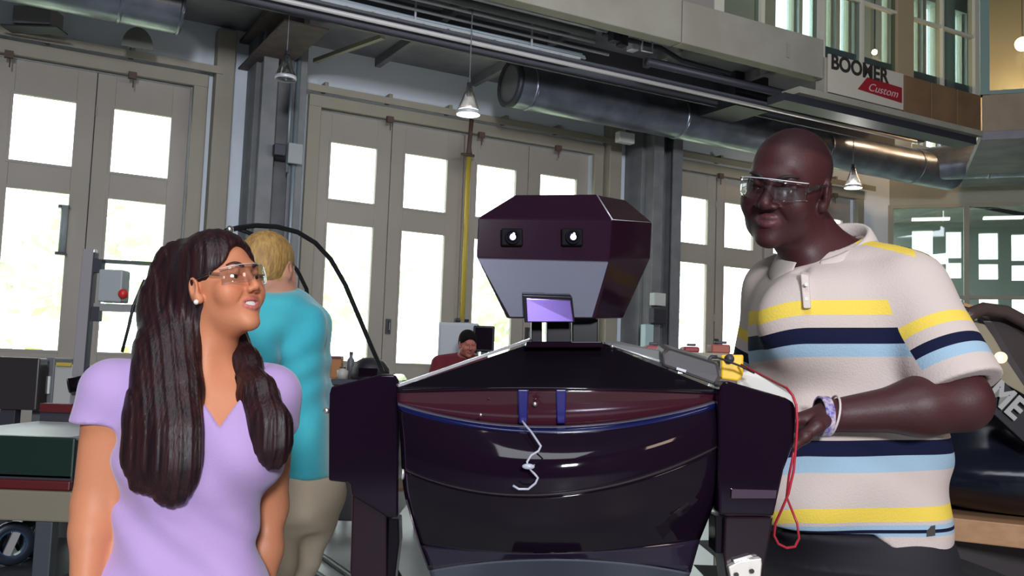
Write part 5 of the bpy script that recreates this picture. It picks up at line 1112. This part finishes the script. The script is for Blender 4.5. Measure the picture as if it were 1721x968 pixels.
def ramp(src, lst):
    prev = WHT
    for z0, z1, col in lst:
        mu = nt.nodes.new('ShaderNodeMath'); mu.operation = 'MULTIPLY'; nt.links.new(gt(src, min(z0, z1)), mu.inputs[0]); nt.links.new(gt(src, max(z0, z1), True), mu.inputs[1])
        prev = mixc(mu.outputs[0], prev, col)
    return prev
prev = mixc(gt(attr_('sel'), 0), ramp(attr_('band'), stripes), ramp(attr_('arm'), sl))
pa_ = attr_('patch'); prev = mixc(gt(pa_, .5), prev, YEL); prev = mixc(gt(pa_, 1.5), prev, NAV)
nt.links.new(prev, b.inputs['Base Color'])
n = nt.nodes.new('ShaderNodeTexNoise'); n.inputs['Scale'].default_value = 260; tc = nt.nodes.new('ShaderNodeTexCoord'); nt.links.new(tc.outputs['Object'], n.inputs[0])
bp = nt.nodes.new('ShaderNodeBump'); bp.inputs['Strength'].default_value = .15; bp.inputs['Distance'].default_value = .01; nt.links.new(n.outputs[0], bp.inputs['Height']); nt.links.new(bp.outputs[0], b.inputs['Normal'])
lo4, hi4 = bounds([msL, msR, seM, seR, (mx, my, .93)], .16); hi4[1] = 2.55; lo4[1] = 1.82; lo4[0] -= .03; hi4[0] += .02
shirtM = implicit('polo_shirt', po, lo4, hi4, .005, M_polo, ma, (), {'band': band, 'arm': arm_t, 'sel': arm_sel, 'patch': patch})
# collar
M_col = mat('polo_collar', (.62, .53, .48), .85, bump=.15, bscale=200); cN = nb_
g = Geo(); rows_t = []; top_c = at(1384, 408, 2.17); n = 44
def collar_pt(a, v):      # a = angle round the neck, v = 0 stand, 1 fold, 2 outer edge
    fx = np.array([-.62, -.78, 0]); sx_ = np.array([.78, -.62, 0]); ff = math.cos(a); ss = math.sin(a)
    drop = .5-.5*ff       # ff = 1 at the front opening
    ctr = at(1388, 418, 2.17)
    zf = -.062*(.5+.5*ff)**1.5+.052*(.5-.5*ff)
    r_in = np.array([.083, .092]); o = [(.0, -.015), (.004, .020), (.013, .022), (.030, -.012), (.040, -.036)][v]
    return ctr+sx_*ss*(r_in[0]+o[0])+fx*ff*(r_in[1]+o[0]*(1+.5*max(ff, 0)))+np.array([0, 0, zf+o[1]-(.016*max(ff, 0)**3 if v > 2 else 0)])
rows_c = [[collar_pt(math.radians(16)+(2*math.pi-math.radians(32))*i/n, v) for i in range(n+1)] for v in range(5)]
co = mk('collar', Geo().grid(rows_c), M_col, ma, True, solid=.004)
md = co.modifiers.new('sub', 'SUBSURF'); md.levels = md.render_levels = 1
pl = Geo(); yv = 2.0
mk('placket', Geo().prism([at(1345, 460, 2.004), at(1359, 462, 2.001), at(1363, 518, 1.975), at(1350, 518, 1.977)], [at(1345, 456, 2.04), at(1360, 458, 2.04), at(1364, 520, 2.0), at(1350, 520, 2.0)]), M_col, ma, bevel=.003)
for y in (478, 502): mk('button', Geo().tube([at(1355, y, 1.990), at(1355, y, 1.981)], .004, 12), mat('pearl', (.85, .8, .75), .15), ma)
mk('hem_tag', plate([(1557, 885), (1572, 883), (1572, 900), (1558, 902)], 2.0, 2.02), mat('banner_black', (.03, .025, .02), .6), ma)
# wristband and ring-like bracelet
wx = (mwL-meL)/np.linalg.norm(mwL-meL); wb_ = at(1384, 700, 1.925)
o = mk('wristband', Geo().lathe(wb_-wx*.0, [(.037, -.009), (.041, -.009), (.041, .009), (.037, .009)], 28, wx+np.array([0, 0, .12])), mat('patterned_wristband', (.10, .10, .38), .4, var=(90, (.75, .6, .65))), ma, True)
mk('bracelet', Geo().tube([wb_-wx*.018+.040*(np.array([0, 1, 0])*math.cos(t)+np.array([.2, 0, 1])*math.sin(t)) for t in np.linspace(0, 6.283, 24)], .0025, 6, False), mat('pale_bead', (.65, .55, .55), .4), ma, True)
tr = Sdf(); tr.loft([s_ for s_ in T2 if s_[0] < 1.06]+[(.86, mx, my, .19, .14)], ya, .03, 2.3, .004); trousers(tr, [((mx, my, .95), (.19, .15, .14))], legsM, .018); tr.ell(at(1370, 800, 2.06), (.142, .10, .14), .08); tr.plane((0, 0, 1.03), (0, 0, 1), .003)
implicit('trousers', tr, np.array([mx-.3, my-.28, .03]), np.array([mx+.32, my+.3, 1.08]), .010, mat('black_trousers', (.010, .008, .014), .8), ma)
shoes(ma, [(tuple(legsM[0][0][2][:2]), (-.6, -.8)), (tuple(legsM[1][0][2][:2]), (-.4, -.9))], mat('black_shoe', (.015, .015, .015), .4))
# ---------------------------------------------------------------- man in teal, seen from behind
bl = thing('person', 'blond man in a teal hooded long-sleeve top and beige trousers, seen from behind', 'person', (at(500, 968, 3.3)[0], 3.3, 0))
bR = hframe(160, -8, 4); bs = 1.0; bc = at(453, 452, 3.22)
T3 = rows_px([(508, 432, 505, .075), (530, 420, 528, .10), (590, 424, 538, .115), (660, 436, 540, .115), (730, 452, 544, .115), (780, 462, 546, .118), (830, 466, 548, .118), (870, 464, 545, .118)], 3.25, .6)
bsL, beL, bwL, bkL = at(436, 545, 3.15), at(432, 660, 3.0), at(405, 700, 3.25), at(398, 700, 3.34)
bsR, beR, bwR, bkR = at(516, 545, 3.30), at(528, 670, 3.36), at(500, 690, 3.60), at(488, 685, 3.68)
bx = at(505, 850, 3.25)
legsB = [([np.array([bx[0]-.085, 3.22, .90]), np.array([at(440, 1000, 3.15)[0], 3.15, .50]), np.array([at(420, 1000, 3.2)[0], 3.25, .09])], [.092, .062, .045]), ([np.array([bx[0]+.03, 3.32, .90]), np.array([at(436, 1000, 3.2)[0]+.03, 3.33, .50]), np.array([at(430, 1000, 3.3)[0]+.03, 3.45, .09])], [.086, .060, .045])]
sdB = Sdf(); sdB.loft(T3, 0, .03, 2.3, 0); head(sdB, bc, bR, bs, False, 0, False)
sdB.cap(bc+bR@np.array([0, -.03, -.05]), at(470, 512, 3.26), .060, .066, .04)
def blond_arms(s, t):
    s.cap(at(470, 520, 3.25), bsL, .05+t, .055+t, .06); s.cap(at(480, 520, 3.27), bsR, .05+t, .055+t, .06)
    s.chain([bsL, beL, bwL], [.056+t, .046+t, .032+t], .04); s.chain([bsR, beR, bwR], [.056+t, .046+t, .032+t], .04)
blond_arms(sdB, 0); hand(sdB, bwL, bkL, (0, 0, -1), 1, .4, 1.0); hand(sdB, bwR, bkR, (0, 0, -1), -1, .4, 1.0)
for pts, rs in legsB: sdB.chain(pts, rs, .04)
lo, hi = bounds([bc, bsL, bsR, bkL, bkR, (legsB[0][0][2][0], 3.1, 0), (bx[0]+.1, 3.5, 0)], .16); lo[2] = .05
implicit('body', sdB, lo, hi, .010, skinmat('blond_skin'), bl, [(bc-.15, bc+.15, .004)], {'tone': tone((.55, .26, .18), (.45, .15, .13), (.45, .26, .10), bc, bR, bs)})
face_extras(bc, bR, bs, bl, 'brown', mat('blond_brow', (.30, .18, .07), .7))
th = Sdf(); th.loft([s_ for s_ in T3], 0, .03, 2.3, .016); blond_arms(th, .014)
th.ell(at(500, 528, 3.20), (.085, .075, .050), .04); th.ell(at(468, 512, 3.16), (.075, .06, .035), .04); th.ell(at(520, 560, 3.2), (.05, .05, .07), .04)
th.off(0, lambda X, Y, Z: .003*np.sin(26*(X*.8+Z*1.0)+2.6*np.sin(9*Z+3*X+4*Y))+.003*np.sin(50*(X-Z*.8)+3*np.sin(12*Z)))
th.cap(at(462, 495, 3.25), at(455, 470, 3.24), .066, .075, .015, 's'); th.plane((0, 0, at(500, 803, 3.2)[2]), (0, .0, -1), .006)
lo5, hi5 = bounds([bsL, bsR, beL, beR, bwL, bwR, at(500, 800, 3.25), at(480, 500, 3.2)], .14)
implicit('hooded_top', th, lo5, hi5, .008, mat('teal_knit', (.030, .36, .46), .85, sheen=.3, bump=.1, bscale=200, var=(6, (.05, .42, .48))), bl)
bp_ = Sdf(); bp_.loft([s_ for s_ in T3 if s_[0] < 1.12]+[(.80, bx[0]-.05, 3.27, .14, .13)], 0, .03, 2.3, .006); trousers(bp_, [((bx[0]-.015, 3.27, .90), (.15, .14, .13))], legsB, .022); bp_.plane((0, 0, at(500, 797, 3.25)[2]), (0, 0, 1), .003)
bp_.off(0, lambda X, Y, Z: .003*np.sin(30*(X+Z)+3*np.sin(10*Z)))
implicit('trousers', bp_, np.array([lo[0], 2.95, .03]), np.array([hi[0], 3.7, 1.1]), .010, mat('beige_chino', (.42, .34, .25), .85), bl)
shoes(bl, [(tuple(legsB[0][0][2][:2]), (-.1, 1)), (tuple(legsB[1][0][2][:2]), (-.1, 1))], mat('brown_shoe', (.10, .05, .03), .5))
bh = Sdf(); bh.fr(bc, bR, bs); bh.ell((0, -.016, .038), (.083, .104, .089), .01); bh.ell((0, -.045, -.01), (.074, .068, .070), .03)
bh.ell((0, .10, -.03), (.09, .075, .105), .012, 's'); bh.ell((.085, .02, -.03), (.025, .028, .04), .01, 's'); bh.ell((-.085, .02, -.03), (.025, .028, .04), .01, 's'); bh.fr(np.zeros(3), np.eye(3), 1)
bh.off(0, lambda X, Y, Z: .0006*np.sin(190*X+5*np.sin(30*Z))*np.sin(170*Y+4*np.sin(25*Z)))
implicit('hair', bh, bc-.13, bc+.15, .0045, mat('short_blond_hair', (.46, .27, .08), .6, var=(70, (.30, .16, .05)), stretch=(1, 1, .3), bump=.5, bscale=150), bl)
# ---------------------------------------------------------------- man in maroon behind the bench
sa = thing('person', 'dark-haired man in a maroon shirt working behind the far bench', 'person', (at(765, 640, 9.1)[0], 9.15, 0))
cR = hframe(20, -14, 0); cs = 1.0; cc_ = at(786, 578, 8.95)
T4 = [(.95, cc_[0]-.12, 9.25, .16, .12), (1.15, cc_[0]-.11, 9.2, .17, .12), (1.32, cc_[0]-.09, 9.12, .19, .12), (1.42, cc_[0]-.06, 9.08, .13, .09)]
def seat_base(s, t):
    s.loft(T4, 0, .03, 2.3, t); s.cap((cc_[0]-.05, 9.08, 1.42), (cc_[0]-.26, 9.1, 1.37), .05+t, .06+t, .05); s.cap((cc_[0]-.03, 9.08, 1.42), (cc_[0]+.13, 9.1, 1.37), .05+t, .06+t, .05)
    s.chain([(cc_[0]-.27, 9.1, 1.36), (cc_[0]-.34, 9.02, 1.14), (cc_[0]-.20, 8.86, 1.25)], [.056+t, .046+t, .032+t], .04); s.chain([(cc_[0]+.14, 9.1, 1.36), (cc_[0]+.2, 9.02, 1.14), (cc_[0]+.08, 8.86, 1.25)], [.056+t, .046+t, .032+t], .04)
sC = Sdf(); seat_base(sC, 0); head(sC, cc_, cR, cs); sC.cap(cc_+cR@np.array([0, -.03, -.05]), (cc_[0]-.03, 9.08, 1.42), .058, .065, .04)
hand(sC, (cc_[0]-.20, 8.86, 1.25), (cc_[0]-.13, 8.80, 1.245), (0, 0, -1), 1, .4, 1); hand(sC, (cc_[0]+.08, 8.86, 1.25), (cc_[0]+.02, 8.80, 1.245), (0, 0, -1), -1, .4, 1)
legsC = [([(cc_[0]-.12+q*.10, 9.25, .92), (cc_[0]-.12+q*.11, 9.22, .5), (cc_[0]-.12+q*.12, 9.25, .09)], [.095, .065, .045]) for q in (-1, 1)]
for pts, rs in legsC: sC.chain(pts, rs, .04)
implicit('body', sC, np.array([cc_[0]-.45, 8.68, .05]), np.array([cc_[0]+.35, 9.45, cc_[2]+.15]), .014, skinmat('maroon_man_skin'), sa, [(cc_-.15, cc_+.15, .0035)], {'tone': tone((.36, .12, .09), (.3, .08, .08), (.02, .01, .01), cc_, cR, cs)})
s_ = Sdf(); seat_base(s_, .014); s_.cap((cc_[0]-.03, 9.06, 1.44), (cc_[0], 9.0, 1.55), .07, .07, .01, 's')
implicit('shirt', s_, np.array([cc_[0]-.45, 8.84, .92]), np.array([cc_[0]+.35, 9.45, 1.54]), .012, mat('maroon_cloth', (.13, .006, .014), .8), sa)
s_ = Sdf(); trousers(s_, [((cc_[0]-.12, 9.25, .93), (.16, .12, .12))], legsC, .02); implicit('trousers', s_, np.array([cc_[0]-.45, 9.0, .03]), np.array([cc_[0]+.35, 9.5, 1.1]), .014, mat('black_trousers', (.010, .008, .014), .8), sa)
shoes(sa, [(tuple(p[0][2][:2]), (0, -1)) for p in legsC], mat('black_shoe', (.015, .015, .015), .4))
s_ = Sdf(); s_.fr(cc_, cR, cs); s_.ell((0, -.014, .046), (.083, .106, .088), .01); s_.ell((0, -.05, -.01), (.074, .068, .07), .03); s_.ell((0, .10, -.04), (.09, .07, .105), .012, 's'); s_.fr(np.zeros(3), np.eye(3), 1)
implicit('hair', s_, cc_-.14, cc_+.16, .007, mat('black_hair', (.008, .005, .005), .8, 0, .1, bump=.5, bscale=100), sa)
